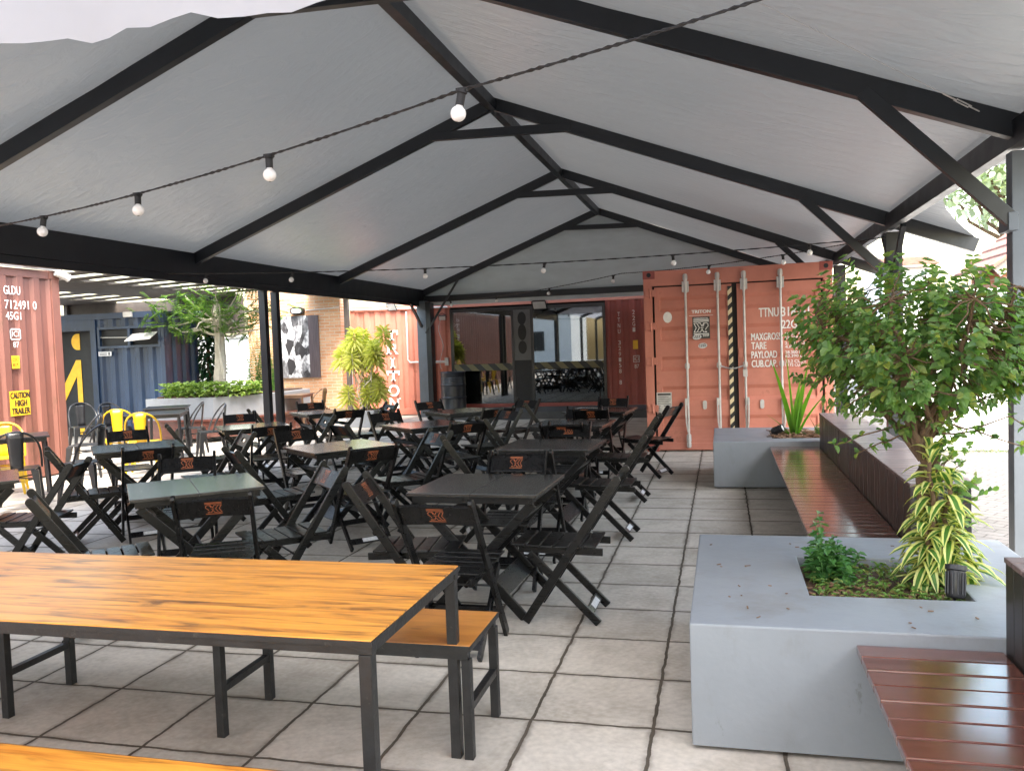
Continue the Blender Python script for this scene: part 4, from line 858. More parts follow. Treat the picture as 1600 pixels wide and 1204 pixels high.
TABLES = [  # key, x, y, rotation, what sets it apart
    ('A1', -1.43, 4.99, -2, 'square black folding table at the front of the row beside the aisle'),
    ('A2', -1.43, 6.98, -4, 'square black folding table second from the front beside the aisle'),
    ('A3', -1.58, 8.86, -4, 'square black folding table third from the front beside the aisle'),
    ('A4', -1.52, 10.55, -6, 'square black folding table at the far end of the aisle before the container'),
    ('B1', -3.43, 4.85, 40, 'olive-shining black folding table set diagonally just behind the long orange table'),
    ('B2', -3.38, 6.95, 50, 'black folding table with a golden sheen, turned diagonally in the middle'),
    ('B3', -3.27, 8.92, 50, 'diagonal black folding table reflecting red, third in the middle row'),
    ('B4', -3.42, 10.75, 48, 'farthest diagonal black folding table in front of the steel drum'),
    ('C1', -5.57, 7.02, 42, 'diagonal dark folding table in front of the two yellow chairs'),
    ('C2', -5.49, 8.97, 40, 'diagonal black folding table just in front of the twin dark posts'),
    ('C3', -5.56, 11.0, 48, 'diagonal black folding table nearest the brick wall picture'),
    ('D1', -5.55, 5.0, 45, 'reddish-shining black folding table cut off by the left edge')]
tp = table_proto(); first = True
for key, x, y, a, lab in TABLES:
    if first: tp.location = (x, y, 0); tp.rotation_euler = (0, 0, R(a)); tp['label'] = lab; tp['group'] = 'black folding tables'; first = False
    else: dup(tp, (x, y, 0), R(a), lab, 'black folding tables')

# ------------------------------------------------------------------ folding chairs (face +x)
def chair_proto(slot):
    t = thing('folding_chair', '', 'chair')
    top = Vector((-.33, 0, .835)); foot = Vector((.215, 0, .012)); d = (foot - top).normalized(); nrm = Y.cross(d)   # nrm points up/forward
    hw = .20
    for s in (-1, 1):
        m_ = MB(); m_.bar(top + Y * hw * s, foot + Y * hw * s, .022, .048, up=(1, 0, 0)); m_.tube([top + Y * (hw * s - .0108), top + Y * (hw * s + .0108)], .0238, 16); m_.build('stile', M['blackwood'], t, bevel=.003)
        a = Vector((.19, s * .172, .405)); b = Vector((-.205, s * .172, .012))
        m_ = MB(); m_.bar(a, b, .020, .044, up=(1, 0, 0)); m_.build('rear_leg', M['blackwood'], t, bevel=.003)
    # seat: two side rails and cross slats, gently dished
    m_ = MB(); zs = lambda x: .437 - .012 * math.cos((x - .02) / .24 * 1.4) + .006
    for s in (-1, 1): m_ = MB(); m_.bar((-.235, s * .150, .415), (.255, s * .150, .425), .020, .042); m_.build('seat_rail', M['blackwood'], t, bevel=.003)
    m_ = MB()
    for k in range(6):
        x = -.20 + .083 * k; z = zs(x + .03)
        m_.box((x, -.185, z + .004), (x + .074, .185, z + .018))
    m_.build('seat', M['blackwood'], t, bevel=.004)
    # back board between the stiles
    c = top + d * .085; o = c + nrm * .0
    m_ = MB(); hh = .062
    if not slot:
        n = 8; vs = []
        for i in range(n + 1):
            y = -hw + .011 + (2 * hw - .022) * i / n; off = -.010 * (1 - (y / hw) ** 2)
            for e, th in ((-hh, -.009), (hh, -.009), (hh, .009), (-hh, .009)): vs.append(o + Y * y + d * e + nrm * (th + off))
        fs = [(i * 4 + k, i * 4 + (k + 1) % 4, (i + 1) * 4 + (k + 1) % 4, (i + 1) * 4 + k) for i in range(n) for k in range(4)] + [(3, 2, 1, 0), (n * 4, n * 4 + 1, n * 4 + 2, n * 4 + 3)]
        m_.add(vs, fs)
    else:
        for y0_, y1_, e0, e1 in ((-hw + .011, hw - .011, -hh, -.02), (-hw + .011, hw - .011, .02, hh), (-hw + .011, -.055, -.02, .02), (.055, hw - .011, -.02, .02)):
            m_.add([o + Y * y + d * e + nrm * th for th in (-.009, .009) for y, e in ((y0_, e0), (y1_, e0), (y1_, e1), (y0_, e1))], [(3, 2, 1, 0), (4, 5, 6, 7), (0, 1, 5, 4), (1, 2, 6, 5), (2, 3, 7, 6), (3, 0, 4, 7)])
    br = m_.build('backrest', M['blackwood'], t, bevel=.003 if not slot else 0)
    if not slot:
        m_ = MB()
        emblem_strokes(m_, o + nrm * .0005, Y, -d, .085, .0042); emblem_strokes(m_, o - nrm * .0205, -Y, -d, .085, .0042)
        m_.build('emblem', M['emblem'], br)
    # lower rails
    p = top.lerp(foot, .80); m_ = MB(); m_.bar(p - Y * .189, p + Y * .189, .05, .014, up=nrm); m_.build('front_stretcher', M['blackwood'], t, bevel=.002)
    a = Vector((.19, 0, .405)); b = Vector((-.205, 0, .012)); d2 = (b - a).normalized(); p = a.lerp(b, .86); n2 = d2.cross(Y)
    m_ = MB(); m_.bar(p - Y * .162, p + Y * .162, .05, .014, up=n2); rs = m_.build('rear_stretcher', M['blackwood'], t, bevel=.002)
    m_ = MB(); q = p - n2 * .0085 if n2.x > 0 else p + n2 * .0085
    u_ = -Y if n2.x > 0 else Y
    m_.plate(q, Y, d2, [(-.10, -.018), (.06, -.018), (.06, .018), (-.10, .018)]); m_.build('maker_label', M['label_white'], rs)
    m_ = MB(); m_.tube([(.012, -.20, .335), (.012, .20, .335)], .006, 8); m_.build('pivot_rod', M['iron'], t)
    index_kids(t); return t
cp = chair_proto(False); cs_ = chair_proto(True)
CHAIRS = [  # x, y, facing, slotted back, label
    (-.915, 4.82, 179, 0, 'black folding chair by the aisle, right of the front aisle table'),
    (-1.40, 4.21, 89, 0, 'nearest black folding chair, its orange-marked back towards the long orange table end'),
    (-1.80, 4.62, 8, 0, 'black folding chair with grey-shining marked backrest, left of the front aisle table'),
    (-1.42, 5.42, -89, 0, 'black folding chair on the far side of the front aisle table'),
    (-.93, 6.85, 177, 0, 'black folding chair by the aisle, right of the second aisle table'),
    (-1.40, 6.12, 91, 0, 'black folding chair with its marked back to us, near side of the second aisle table'),
    (-1.96, 6.72, 22, 0, 'black folding chair with reddish backrest, left of the second aisle table'),
    (-1.45, 7.58, -92, 0, 'black folding chair on the far side of the second aisle table'),
    (-.97, 8.47, 179, 0, 'black folding chair by the aisle, right of the third aisle table'),
    (-1.50, 8.15, 88, 0, 'black folding chair on the near side of the third aisle table'),
    (-2.20, 8.62, 30, 0, 'black folding chair with grey backrest, left of the third aisle table'),
    (-1.60, 9.48, -90, 0, 'black folding chair on the far side of the third aisle table'),
    (-.86, 9.97, 160, 0, 'black folding chair closest to the salmon container doors, angled by the aisle'),
    (-1.50, 9.92, 90, 0, 'black folding chair on the near side of the last aisle table'),
    (-2.12, 10.42, 15, 0, 'black folding chair left of the last aisle table, before the dark deck'),
    (-1.50, 11.2, -95, 0, 'black folding chair on the far side of the last aisle table'),
    (-2.86, 4.28, 117, 0, 'black folding chair with orange emblem facing away, right behind the long orange table'),
    (-3.60, 4.15, 43, 0, 'tilted black folding chair seen from behind, left near corner of the olive table'),
    (-3.90, 5.42, -58, 0, 'black folding chair facing us behind the olive table, only its top showing'),
    (-2.76, 4.86, -134, 0, 'brown-shining black folding chair right of the olive table, seat towards us'),
    (-3.62, 6.18, 47, 0, 'black folding chair leaning away, left near side of the golden table'),
    (-2.93, 6.36, 137, 0, 'black folding chair with orange emblem, right near side of the golden table'),
    (-4.00, 7.45, -45, 0, 'black folding chair on the left far side of the golden table'),
    (-2.76, 7.05, -133, 0, 'olive-backed black folding chair right of the golden table'),
    (-3.72, 8.30, 52, 0, 'black folding chair on the left near side of the red-reflecting table'),
    (-2.75, 8.42, 132, 0, 'black folding chair with small orange mark, right near side of the red-reflecting table'),
    (-3.85, 9.45, -42, 0, 'black folding chair on the left far side of the red-reflecting table'),
    (-2.68, 9.45, -130, 0, 'cream-shining black folding chair behind the red-reflecting table'),
    (-3.98, 10.3, 40, 0, 'black folding chair left of the farthest diagonal table by the drum'),
    (-2.90, 10.2, 130, 0, 'black folding chair on the right near side of the farthest diagonal table'),
    (-3.95, 11.3, -45, 0, 'black folding chair behind the farthest diagonal table, close to the drum'),
    (-2.82, 11.2, -118, 0, 'pale-shining folding chair standing alone before the glass door'),
    (-5.42, 6.22, 43, 0, 'black folding chair seen edge-on, left near side of the table before the yellow chairs'),
    (-5.02, 6.42, 133, 0, 'black folding chair on the right near side of the table before the yellow chairs'),
    (-4.78, 7.12, -133, 1, 'black folding chair with slotted back, right of the table before the yellow chairs'),
    (-6.12, 7.62, -45, 0, 'black folding chair on the far side of the table before the yellow chairs'),
    (-5.72, 8.25, 40, 0, 'black folding chair leaning away, left near side of the table at the twin posts'),
    (-4.92, 8.34, 128, 0, 'black folding chair on the right near side of the table at the twin posts'),
    (-4.86, 9.02, -137, 1, 'slot-backed folding chair right of the table at the twin posts'),
    (-6.02, 9.60, -52, 0, 'black folding chair on the far side of the table at the twin posts'),
    (-6.00, 10.4, 42, 1, 'slot-backed folding chair standing right behind the twin dark posts'),
    (-5.02, 10.42, 134, 0, 'black folding chair on the near side of the table by the brick wall picture'),
    (-4.82, 10.9, -135, 1, 'slot-backed folding chair before the potted yellow-green plant'),
    (-6.02, 11.6, -48, 0, 'black folding chair on the far side of the table by the brick wall picture'),
    (-5.03, 5.18, -158, 0, 'black folding chair facing left at the reddish table cut off by the left edge')]
u1 = u2 = False
for x, y, a, sl_, lab in CHAIRS:
    src = cs_ if sl_ else cp
    if (sl_ and not u2) or (not sl_ and not u1):
        src.location = (x, y, 0); src.rotation_euler = (0, 0, R(a)); src['label'] = lab; src['group'] = 'black folding chairs'
        if sl_: u2 = True
        else: u1 = True
    else: dup(src, (x, y, 0), R(a), lab, 'black folding chairs')

# ------------------------------------------------------------------ metal cafe chairs and tables
def cafe_chair(mt, label, x, y, a, group):
    t = thing('metal_chair', label, 'chair', (x, y, 0), R(a), group)
    m_ = MB(); n = 12
    prof = [(-.17, -.17), (.17, -.19), (.19, .17), (.17, .19), (-.17, .17)]
    m_.prism([(-.18, -.165), (.18, -.19), (.19, -.18), (.19, .18), (.18, .19), (-.18, .165)], .435, .452); m_.build('seat', M[mt], t, bevel=.006)
    pts = []
    for k in range(25):                      # bent tube: up from the seat side, round the top, down the other side
        q = k / 24; ang = math.pi * q
        yy = -math.cos(ang) * .225; zz = .45 + .41 * math.sin(ang) ** .55; xx = .02 - .23 * math.sin(ang) ** .8
        pts.append((xx, yy * (1 + .08 * math.sin(ang)), zz))
    m_ = MB(); m_.tube(pts, .0125, 8); m_.build('back_frame', M[mt], t, smooth=True)
    m_ = MB(); vs = []
    for i in range(7):
        z = .45 + .40 * i / 6; xx = -.165 - .05 * i / 6; wd = .060 + .025 * i / 6
        for j in range(5): yy = (-1 + j / 2) * wd; vs.append((xx - .01 * (1 - (j / 2 - 1) ** 2), yy, z))
    m_.add(vs, [(i * 5 + j, i * 5 + j + 1, (i + 1) * 5 + j + 1, (i + 1) * 5 + j) for i in range(6) for j in range(4)])
    o = m_.build('back_splat', M[mt], t, smooth=True); md = o.modifiers.new('solid', 'SOLIDIFY'); md.thickness = .004
    for sx in (-1, 1):
        for sy in (-1, 1):
            a0 = Vector((sx * .165, sy * .165, .435)); b0 = Vector((sx * .225, sy * .215, 0)); m_ = MB(); vs = []
            for p, wd in ((a0, .036), (a0.lerp(b0, .25), .030), (b0, .013)):
                for e, g in ((-1, -1), (1, -1), (1, 1), (-1, 1)): vs.append(p + X * e * wd + Y * g * wd)
            m_.add(vs, [(i * 4 + k, i * 4 + (k + 1) % 4, (i + 1) * 4 + (k + 1) % 4, (i + 1) * 4 + k) for i in range(2) for k in range(4)] + [(3, 2, 1, 0), (8, 9, 10, 11)]); m_.build('leg', M[mt], t, bevel=.004)
    m_ = MB(); m_.bar((-.17, -.17, .34), (.17, .17, .34), .02, .012); m_.bar((-.17, .17, .352), (.17, -.17, .352), .02, .012); m_.build('cross_brace', M[mt], t)
    return t
def cafe_table(label, x, y, a, w_=.70, mt='bmetal'):
    t = thing('metal_table', label, 'table', (x, y, 0), R(a), 'metal cafe tables')
    m_ = MB(); m_.box((-w_ / 2, -w_ / 2, .735), (w_ / 2, w_ / 2, .755)); m_.build('table_top', M[mt], t, bevel=.004)
    m_ = MB(); m_.box((-w_ / 2 + .03, -w_ / 2 + .03, .69), (w_ / 2 - .03, w_ / 2 - .03, .7345)); m_.build('apron', M[mt], t)
    for sx in (-1, 1):
        for sy in (-1, 1): m_ = MB(); m_.bar((sx * (w_ / 2 - .05), sy * (w_ / 2 - .05), .69), (sx * (w_ / 2 - .02), sy * (w_ / 2 - .02), 0.012), .035, .035); m_.build('leg', M[mt], t, bevel=.003)
gy, gb = 'yellow metal chairs', 'black metal chairs'
cafe_chair('yellow', 'bright yellow metal chair farther of the pair, behind the other yellow one', -8.85, 10.78, 122, gy)
cafe_chair('yellow', 'yellow metal chair nearer of the pair, its back half hiding the other', -7.84, 10.02, 118, gy)
cafe_chair('yellow', 'yellow metal chair cut by the left edge, against the faded red container', -8.62, 8.45, -50, gy)
cafe_chair('bmetal', 'black metal chair at the left edge in front of a yellow one', -7.52, 7.55, 130, gb)
cafe_chair('bmetal', 'black metal chair seen sideways, right of the yellow pair', -8.45, 11.95, 205, gb)
cafe_chair('bmetal', 'black metal chair seen edge-on before the grey corner planter', -7.65, 11.35, 222, gb)
cafe_chair('bmetal', 'black metal chair behind the yellow pair, against the blue container', -10.2, 12.3, -20, gb)
cafe_chair('bmetal', 'black metal chair turned sideways before the faded red container', -7.12, 8.10, 190, gb)
cafe_chair('bmetal', 'black metal chair at the far corner of the faded red container', -8.55, 9.75, 205, gb)
cafe_chair('bmetal', 'black metal chair in front of the dark doorway with the yellow figure', -10.9, 12.4, -35, gb)
cafe_chair('bare', 'bronze metal chair standing against the sunlit brick wall', -8.15, 15.75, 175, 'bronze metal chairs')
cafe_chair('bare', 'bronze metal chair half hidden behind the twin posts', -9.15, 15.2, 10, 'bronze metal chairs')
cafe_table('black metal table in front of the yellow chair pair', -8.55, 11.25, 28, .85)
cafe_table('black metal table against the faded red container at the left edge', -8.05, 8.05, 45)
cafe_table('smaller black metal table behind the one at the yellow chairs', -9.35, 12.6, 30, .7)
cafe_table('bronze metal table under the picture on the brick wall', -8.70, 15.75, 10, .75, 'bare')

# ------------------------------------------------------------------ plants
def leaf(mb, p, d, up, L, W, fold=.25, droop=.15):
    d = d.normalized(); s = d.cross(up); s = s.normalized() if s.length > 1e-4 else d.cross(X).normalized(); u = s.cross(d)
    q = lambda t, w, h: p + d * L * t + s * W * w + u * (W * h) - Z * (droop * L * t * t)
    mb.add([q(0, 0, 0), q(.3, .42, fold), q(.68, .40, fold), q(1, 0, 0), q(.68, -.40, fold), q(.3, -.42, fold)], [(0, 1, 2, 3), (0, 3, 4, 5)])
def rv(): 
    while True:
        v = Vector((random.uniform(-1, 1), random.uniform(-1, 1), random.uniform(-1, 1)))
        if .05 < v.length < 1: return v.normalized()
def limb(mb, a, b, r0, r1, wob=.06, n=6):
    a = Vector(a); b = Vector(b); L = (b - a).length; pts = [a.lerp(b, k / n) + (rv() * wob * L * math.sin(math.pi * k / n) if 0 < k < n else Vector()) for k in range(n + 1)]
    mb.tube(pts, r0, 7, r1); return pts
# leafy shrub tree in the near planter
random.seed(11)
O = Vector((.91, 4.14, .45)); tr = thing('shrub_tree', 'bushy green shrub tree with twisted trunk growing in the near grey planter', 'tree', O)
mb = MB(); tips = []
limb(mb, (0, 0, -.03), (-.03, .02, .45), .045, .036, .03); limb(mb, (-.03, .02, .45), (-.04, 0, .72), .036, .028, .08)
limb(mb, (.03, .03, -.03), (.02, -.02, .6), .022, .016, .05)
hubs = []
for k in range(13):
    a = 2 * math.pi * k / 13 + random.uniform(-.3, .3); e = random.uniform(.1, 1.0)
    b = Vector((-.04 + math.cos(a) * random.uniform(.25, .48), math.sin(a) * random.uniform(.2, .42), .72 + .1 + e * .5)); P = limb(mb, (-.04, 0, random.uniform(.55, .72)), b, .018, .006, .07); hubs += P[3:]
CZ = 1.09
def in_crown():
    while True:
        v = Vector((random.uniform(-1, 1), random.uniform(-1, 1), random.uniform(-1, 1)))
        r = v.length
        if r < 1 and r > .25:
            ang = math.atan2(v.z, v.x); lump = 1 + .13 * math.sin(3.1 * ang + 1.2) + .10 * math.sin(7 * ang + v.y * 4)
            p = Vector((.03 + v.x * .66 * lump, v.y * .50, CZ + v.z * .345 * lump))
            if p.z < .78 and random.random() < .55: continue
            return p
lm = MB()
for k in range(560):
    p = in_crown(); hb = min(hubs, key=lambda q: (q - p).length)
    if (p - hb).length > .05: limb(mb, hb, p, .0045, .002, .1, 4)
    out = (p - Vector((-.03, 0, .95))).normalized(); ax = (out + Z * .7 + rv() * .5).normalized(); s = random.uniform(.6, 1.3)
    for j in range(6):                        # whorls of opposite leaves along the twig
        c = p + ax * (-.07 + .026 * j) * s; ph = j * 1.6 + random.random()
        sd = ax.cross(X if abs(ax.x) < .8 else Y).normalized()
        for q in range(2 + (j == 5)):
            d = Matrix.Rotation(ph + q * (math.pi if j < 5 else 2.1), 3, ax) @ sd
            leaf(lm, c, (d + ax * random.uniform(.2, .9) + rv() * .35 - Z * .15), (ax + rv() * .3), random.uniform(.032, .052) * s * (.75 if j == 5 else 1), random.uniform(.025, .036) * s, .2, .25)
for k in range(26):                           # low sprigs along the trunk and long side shoots
    z = random.uniform(.12, .75); p = Vector((random.uniform(-.05, .12), random.uniform(-.08, .05), z)); ax = (Vector((random.uniform(-.4, 1), random.uniform(-.8, .2), .6))).normalized()
    limb(mb, (0, 0, z - .05), p + ax * .08, .004, .002, .05, 3)
    for j in range(9): leaf(lm, p + ax * .02 * j, rv() + ax, ax + rv() * .3, random.uniform(.03, .05), .028, .2, .2)
for e in ((.42, -.1, .62), (-.42, -.05, .64), (-.3, .1, .58), (.5, .05, .72)):
    P = limb(mb, (-.03, 0, .72), e, .006, .002, .08)
    for q in P[3:]:
        for j in range(5): leaf(lm, q, rv() + Z * .2, Z + rv() * .4, .04, .026, .2, .2)
mb.build('trunk', M['bark'], tr, smooth=True); lm.build('crown', M['leaf'], tr)
print('tree faces', len(lm.f))
# striped song-of-india at its foot
def lance(mb, p, d, L, W, droop):
    d = d.normalized(); s = d.cross(Z); s = s.normalized() if s.length > .05 else X; u = s.cross(d); rows = []
    for k in range(6):
        t = k / 5; wv = W * (math.sin(math.pi * min(1, .12 + t * .88)) ** .7 if t < 1 else 0.02); c = p + d * L * t - Z * droop * L * t * t
        rows.append([c - s * wv + u * wv * .25, c - s * wv * .45, c, c + s * wv * .45, c + s * wv + u * wv * .25])
    for j in range(4):
        mb.cur = 0 if j in (1, 2) else 1
        for k in range(5): mb.add([rows[k][j], rows[k][j + 1], rows[k + 1][j + 1], rows[k + 1][j]], [(0, 1, 2, 3)])
O = Vector((.90, 4.06, .45)); si = thing('striped_dracaena', 'cream-striped dracaena climbing up round the shrub tree trunk', 'plant', O)
lm = MB(); sm = MB()
for sx, sy, hh in ((-.02, -.03, .62), (.05, -.06, .50), (.0, .0, .42), (.10, .0, .26), (-.05, -.06, .30), (.13, -.05, .14)):
    P = limb(sm, (sx * .6, sy * .6, -.02), (sx, sy, hh), .013, .009, .04)
    n = int(hh * 110)
    for k in range(n):
        q = (k + random.random()) / n; z = .05 + q * (hh - .03); a = k * 2.4 + random.uniform(-.4, .4); el = random.uniform(.0, .55) + (q > .85) * .7
        d = Vector((math.cos(a) * math.cos(el), math.sin(a) * math.cos(el), math.sin(el))); lance(lm, Vector((sx, sy, z)), d, random.uniform(.11, .175), random.uniform(.017, .024), random.uniform(.25, .95))
lm.build('leaves', [M['leaf_stripe'], M['leaf_edge']], si, smooth=True); sm.build('stems', M['bark'], si)
# weeds
def bushy(name, label, O, stems, mt, L, W, cat='plant', per=16):
    t = thing(name, label, cat, O); lm = MB(); sm = MB()
    for (x, y, lx, ly, h) in stems:
        P = limb(sm, (x, y, -.02), (x + lx, y + ly, h), .004, .0015, .05)
        for k in range(per):
            q = .15 + .85 * k / per; i = min(int(q * 6), 5); p = P[i].lerp(P[i + 1], q * 6 - i); a = k * 2.1 + random.random()
            leaf(lm, p, Vector((math.cos(a), math.sin(a), random.uniform(-.1, .6))), Z + rv() * .3, L * random.uniform(.7, 1.2) * (1.15 - .5 * q), W * random.uniform(.8, 1.2), .2, .35)
    lm.build('leaves', M[mt], t); sm.build('stems', M['leaf_weed'], t)
bushy('leafy_weed', 'bushy green weed in the left corner of the near planter', Vector((.47, 4.12, .45)), [(random.uniform(-.09, .10), random.uniform(-.14, .14), random.uniform(-.06, .08), random.uniform(-.08, .08), random.uniform(.10, .20)) for _ in range(24)] + [(-.02, .05, -.03, .05, .31), (-.04, .1, -.01, .02, .27)], 'leaf_weed', .065, .036)
random.seed(5)
lm = MB()
for k in range(900):
    x, y = random.uniform(.36, .95), random.uniform(3.72, 4.34)
    if random.random() < .25 and x < .62: continue
    p = Vector((x, y, .45)); a = random.uniform(0, 6.28)
    if k % 3: leaf(lm, p + Z * random.uniform(.0, .05), Vector((math.cos(a), math.sin(a), random.uniform(.1, .9))), Z, random.uniform(.02, .04), random.uniform(.014, .024), .2, .3)
    else: leaf(lm, p, Vector((math.cos(a) * .5, math.sin(a) * .5, 1)), X, random.uniform(.05, .10), .005, .1, .5)
tag(lm.build('ground_cover', M['leaf_cover']), 'low weeds and grass covering the soil of the near planter', 'ground cover', kind='stuff')
lm = MB()
for k in range(260):
    x, y = random.uniform(.53, 1.10), random.uniform(9.44, 10.1); a = random.uniform(0, 6.28); d = Vector((math.cos(a), math.sin(a), random.uniform(-.1, .5)))
    lm.bar(Vector((x, y, .48 + random.uniform(0, .05))), Vector((x, y, .48)) + d * random.uniform(.04, .13), random.uniform(.012, .03), .006)
for k in range(70):
    x, y = random.uniform(.36, .9), random.uniform(3.72, 4.0); a = random.uniform(0, 6.28); lm.bar((x, y, .465), (x + math.cos(a) * .03, y + math.sin(a) * .03, .468), .015, .004)
for k in range(26):
    x, y = random.choice([(random.uniform(-.1, .3), random.uniform(3.35, 4.7)), (random.uniform(0, 1.2), random.uniform(3.32, 3.66)), (random.uniform(.3, 1.2), random.uniform(4.4, 4.7))]); a = random.uniform(0, 6.28); L = random.uniform(.008, .03); lm.bar((x, y, .504), (x + math.cos(a) * L, y + math.sin(a) * L, .506), random.uniform(.003, .008), .003)
tag(lm.build('bark_mulch', M['chip']), 'brown bark chips and dry leaves strewn on the planter soil', 'mulch', kind='stuff')
def spot(label, loc, d):
    t = thing('garden_spotlight', label, 'spotlight', loc); d = Vector(d).normalized()
    m_ = MB(); m_.lathe([(0, -.06), (.030, -.06), (.036, -.05), (.036, .05), (.042, .055), (.042, .075), (.037, .075), (.034, .06)], (0, 0, .05), 20, d); m_.build('housing', M['bmetal'], t, smooth=True)
    m_ = MB(); m_.lathe([(0, .066), (.035, .066)], (0, 0, .05), 20, d); m_.build('lens', M['lampglass'], t)
    m_ = MB()
    for k in range(12):
        a = 2 * math.pi * k / 12; q = Z.rotation_difference(d); o = Vector((0, 0, .05)) + q @ Vector((math.cos(a) * .038, math.sin(a) * .038, 0)); m_.bar(o - d * .045, o + d * .045, .004, .006)
    m_.build('cooling_fins', M['bmetal'], t); m_ = MB(); m_.tube([(0, 0, -.03), (0, 0, .04)], .01, 8); m_.build('spike', M['bmetal'], t)
spot('black ribbed garden spotlight on the rim of the near planter', (.915, 3.77, .50), (.1, .3, .95))
spot('small round garden spotlight lying on the bark chips of the far planter', (.56, 9.6, .52), (.75, -.35, .35))
# sword-leaved plant in the far planter
def blades(name, label, O, spec, mt, cat='plant'):
    t = thing(name, label, cat, O); lm = MB()
    for dx, dy, L, W, a, lean in spec:
        d = Vector((math.cos(a) * lean, math.sin(a) * lean, 1)).normalized(); s = Vector((-math.sin(a + .6), math.cos(a + .6), 0)); rows = []
        for k in range(9):
            q = k / 8; c = Vector((dx, dy, -.02)) + d * L * q + Vector((math.cos(a), math.sin(a), -.35)) * lean * L * .55 * q * q; wv = W * (1 - q ** 2.2) * (.6 + .4 * min(1, q * 4)) + .001; rows.append((c - s * wv, c + Vector((math.cos(a), math.sin(a), 0)) * wv * -.35, c + s * wv))
        vs = [v for r in rows for v in r]
        lm.add(vs, [(3 * k + j, 3 * k + j + 1, 3 * k + 3 + j + 1, 3 * k + 3 + j) for k in range(8) for j in range(2)])
    lm.build('leaves', M[mt], t, smooth=True, ang=70)
blades('sword_plant', 'tall bright green sword-leaved plant in the far planter', Vector((.74, 9.72, .48)), [(0, 0, .92, .042, 3.3, .16), (.01, 0, .98, .034, 2.9, .05), (.02, .01, .86, .042, .2, .12), (.01, -.01, .80, .038, .1, .24), (.03, 0, .6, .032, -.2, .38), (0, .02, .68, .036, .5, .10), (-.01, 0, .35, .014, 3.2, .55), (.0, -.02, .25, .013, 3.6, .8), (.02, -.02, .45, .020, -1.2, .2), (-.03, 0, .3, .010, 3.0, 1.1), (.01, .01, .4, .02, 1.5, .3)], 'leaf_iris')
blades('small_agave', 'small dark pointed plant beside the bench backrest in the far planter', Vector((1.02, 9.62, .48)), [(0, 0, .48, .02, .4, .06), (.02, 0, .38, .018, .1, .16), (-.02, 0, .26, .018, 2.9, .25), (-.1, 0, .18, .03, 3.1, .7), (-.12, .02, .15, .03, 2.6, 1.1), (.0, .03, .2, .015, 1.5, .3)], 'leaf_agave')
bushy('leafy_weed', 'pale green low weed tuft at the right of the far planter', Vector((1.0, 9.55, .48)), [(random.uniform(-.06, .08), random.uniform(-.05, .1), random.uniform(-.04, .04), 0, random.uniform(.08, .18)) for _ in range(12)], 'leaf_bed', .04, .022)

# potted yellow-green dracaena before the lettered panel
O = Vector((-7.35, 16.4, 0)); pot = thing('square_pot', 'square grey pot holding the yellow-green plant by the lettered panel', 'pot', O)
m_ = MB(); m_.box((-.32, -.3, 0), (.32, .3, .36)); m_.build('pot', M['planter'], pot, bevel=.01); m_ = MB(); m_.box((-.28, -.26, .361), (.28, .26, .37)); m_.build('soil', M['soil'], pot)
random.seed(3)
dr_ = thing('potted_dracaena', 'tall sunlit yellow-green dracaena covering part of the white lettering', 'plant', O + Vector((0, 0, .36)))
lm = MB(); sm = MB()
for k in range(22):
    a = random.uniform(0, 6.28); r = random.uniform(.15, .75); h = random.choice([random.uniform(.45, .8), random.uniform(1.0, 1.45), random.uniform(1.2, 1.75)]); r *= .35 + .55 * h / 1.5
    tip = Vector((math.cos(a) * r, math.sin(a) * r * .8, h)); limb(sm, (random.uniform(-.1, .1), random.uniform(-.1, .1), 0), tip, .014, .009, .05)
    for j in range(52):
        q = j / 52; aa = j * 2.4; el = -.5 + 1.6 * q; d = Vector((math.cos(aa) * math.cos(el), math.sin(aa) * math.cos(el), math.sin(el)))
        leaf(lm, tip - Z * (.28 * (1 - q)), d, Z + rv() * .2, random.uniform(.20, .32), random.uniform(.03, .045), .15, .5)
lm.build('leaves', M['leaf_drac'], dr_); sm.build('stems', M['palebark'], dr_)

# left planter greenery
random.seed(9)
O = Vector((-9.95, 15.1, .83)); ft = thing('feathery_tree', 'slender feathery-leaved tree with pale trunk rising from the corner planter', 'tree', O)
sm = MB(); lm = MB(); limb(sm, (0, 0, -.05), (.02, .05, 1.15), .14, .10, .02); hubs = []
limb(sm, (.02, .05, 1.1), (.0, 0, 1.9), .09, .05, .04); limb(sm, (.25, -.2, .3), (.02, 0, 1.35), .025, .03, .06)
for k in range(16):
    a = 2 * math.pi * k / 16; e = Vector((math.cos(a) * random.uniform(.5, 1.3) - .05, math.sin(a) * random.uniform(.4, .9), random.uniform(1.25, 2.15))); P = limb(sm, (0, 0, random.uniform(1.1, 1.7)), e, .03, .008, .07); hubs += P[2:]
for k in range(300):
    v = rv() * random.random() ** .4; p = Vector((v.x * 1.7 - .05, v.y * 1.1, 1.72 + v.z * .58)); hb = min(hubs, key=lambda q: (q - p).length); p = hb.lerp(p, .8)
    d0 = (rv() + Vector((0, 0, -.15))).normalized(); sd = d0.cross(Z).normalized()
    for j in range(11):
        c = p + d0 * (.028 * j)
        for s in (-1, 1): leaf(lm, c, sd * s + d0 * .4 + rv() * .15, Z + rv() * .3, .075, .032, .1, .2)
sm.build('trunk', M['palebark'], ft, smooth=True); lm.build('crown', M['leaf_tree'], ft)
lm = MB()
for k in range(900):
    q = random.random(); x = -10.55 + q * 1.75; y = random.uniform(13.98, 14.5) + max(0, (x + 9.4)) * .75; h = random.uniform(0, .26)
    a = random.uniform(0, 6.28); p = Vector((x, y, .84 + h)); leaf(lm, p, Vector((math.cos(a), math.sin(a) - .3, random.uniform(-.1, .8))), Z, random.uniform(.09, .15), random.uniform(.07, .10), .15, .4)
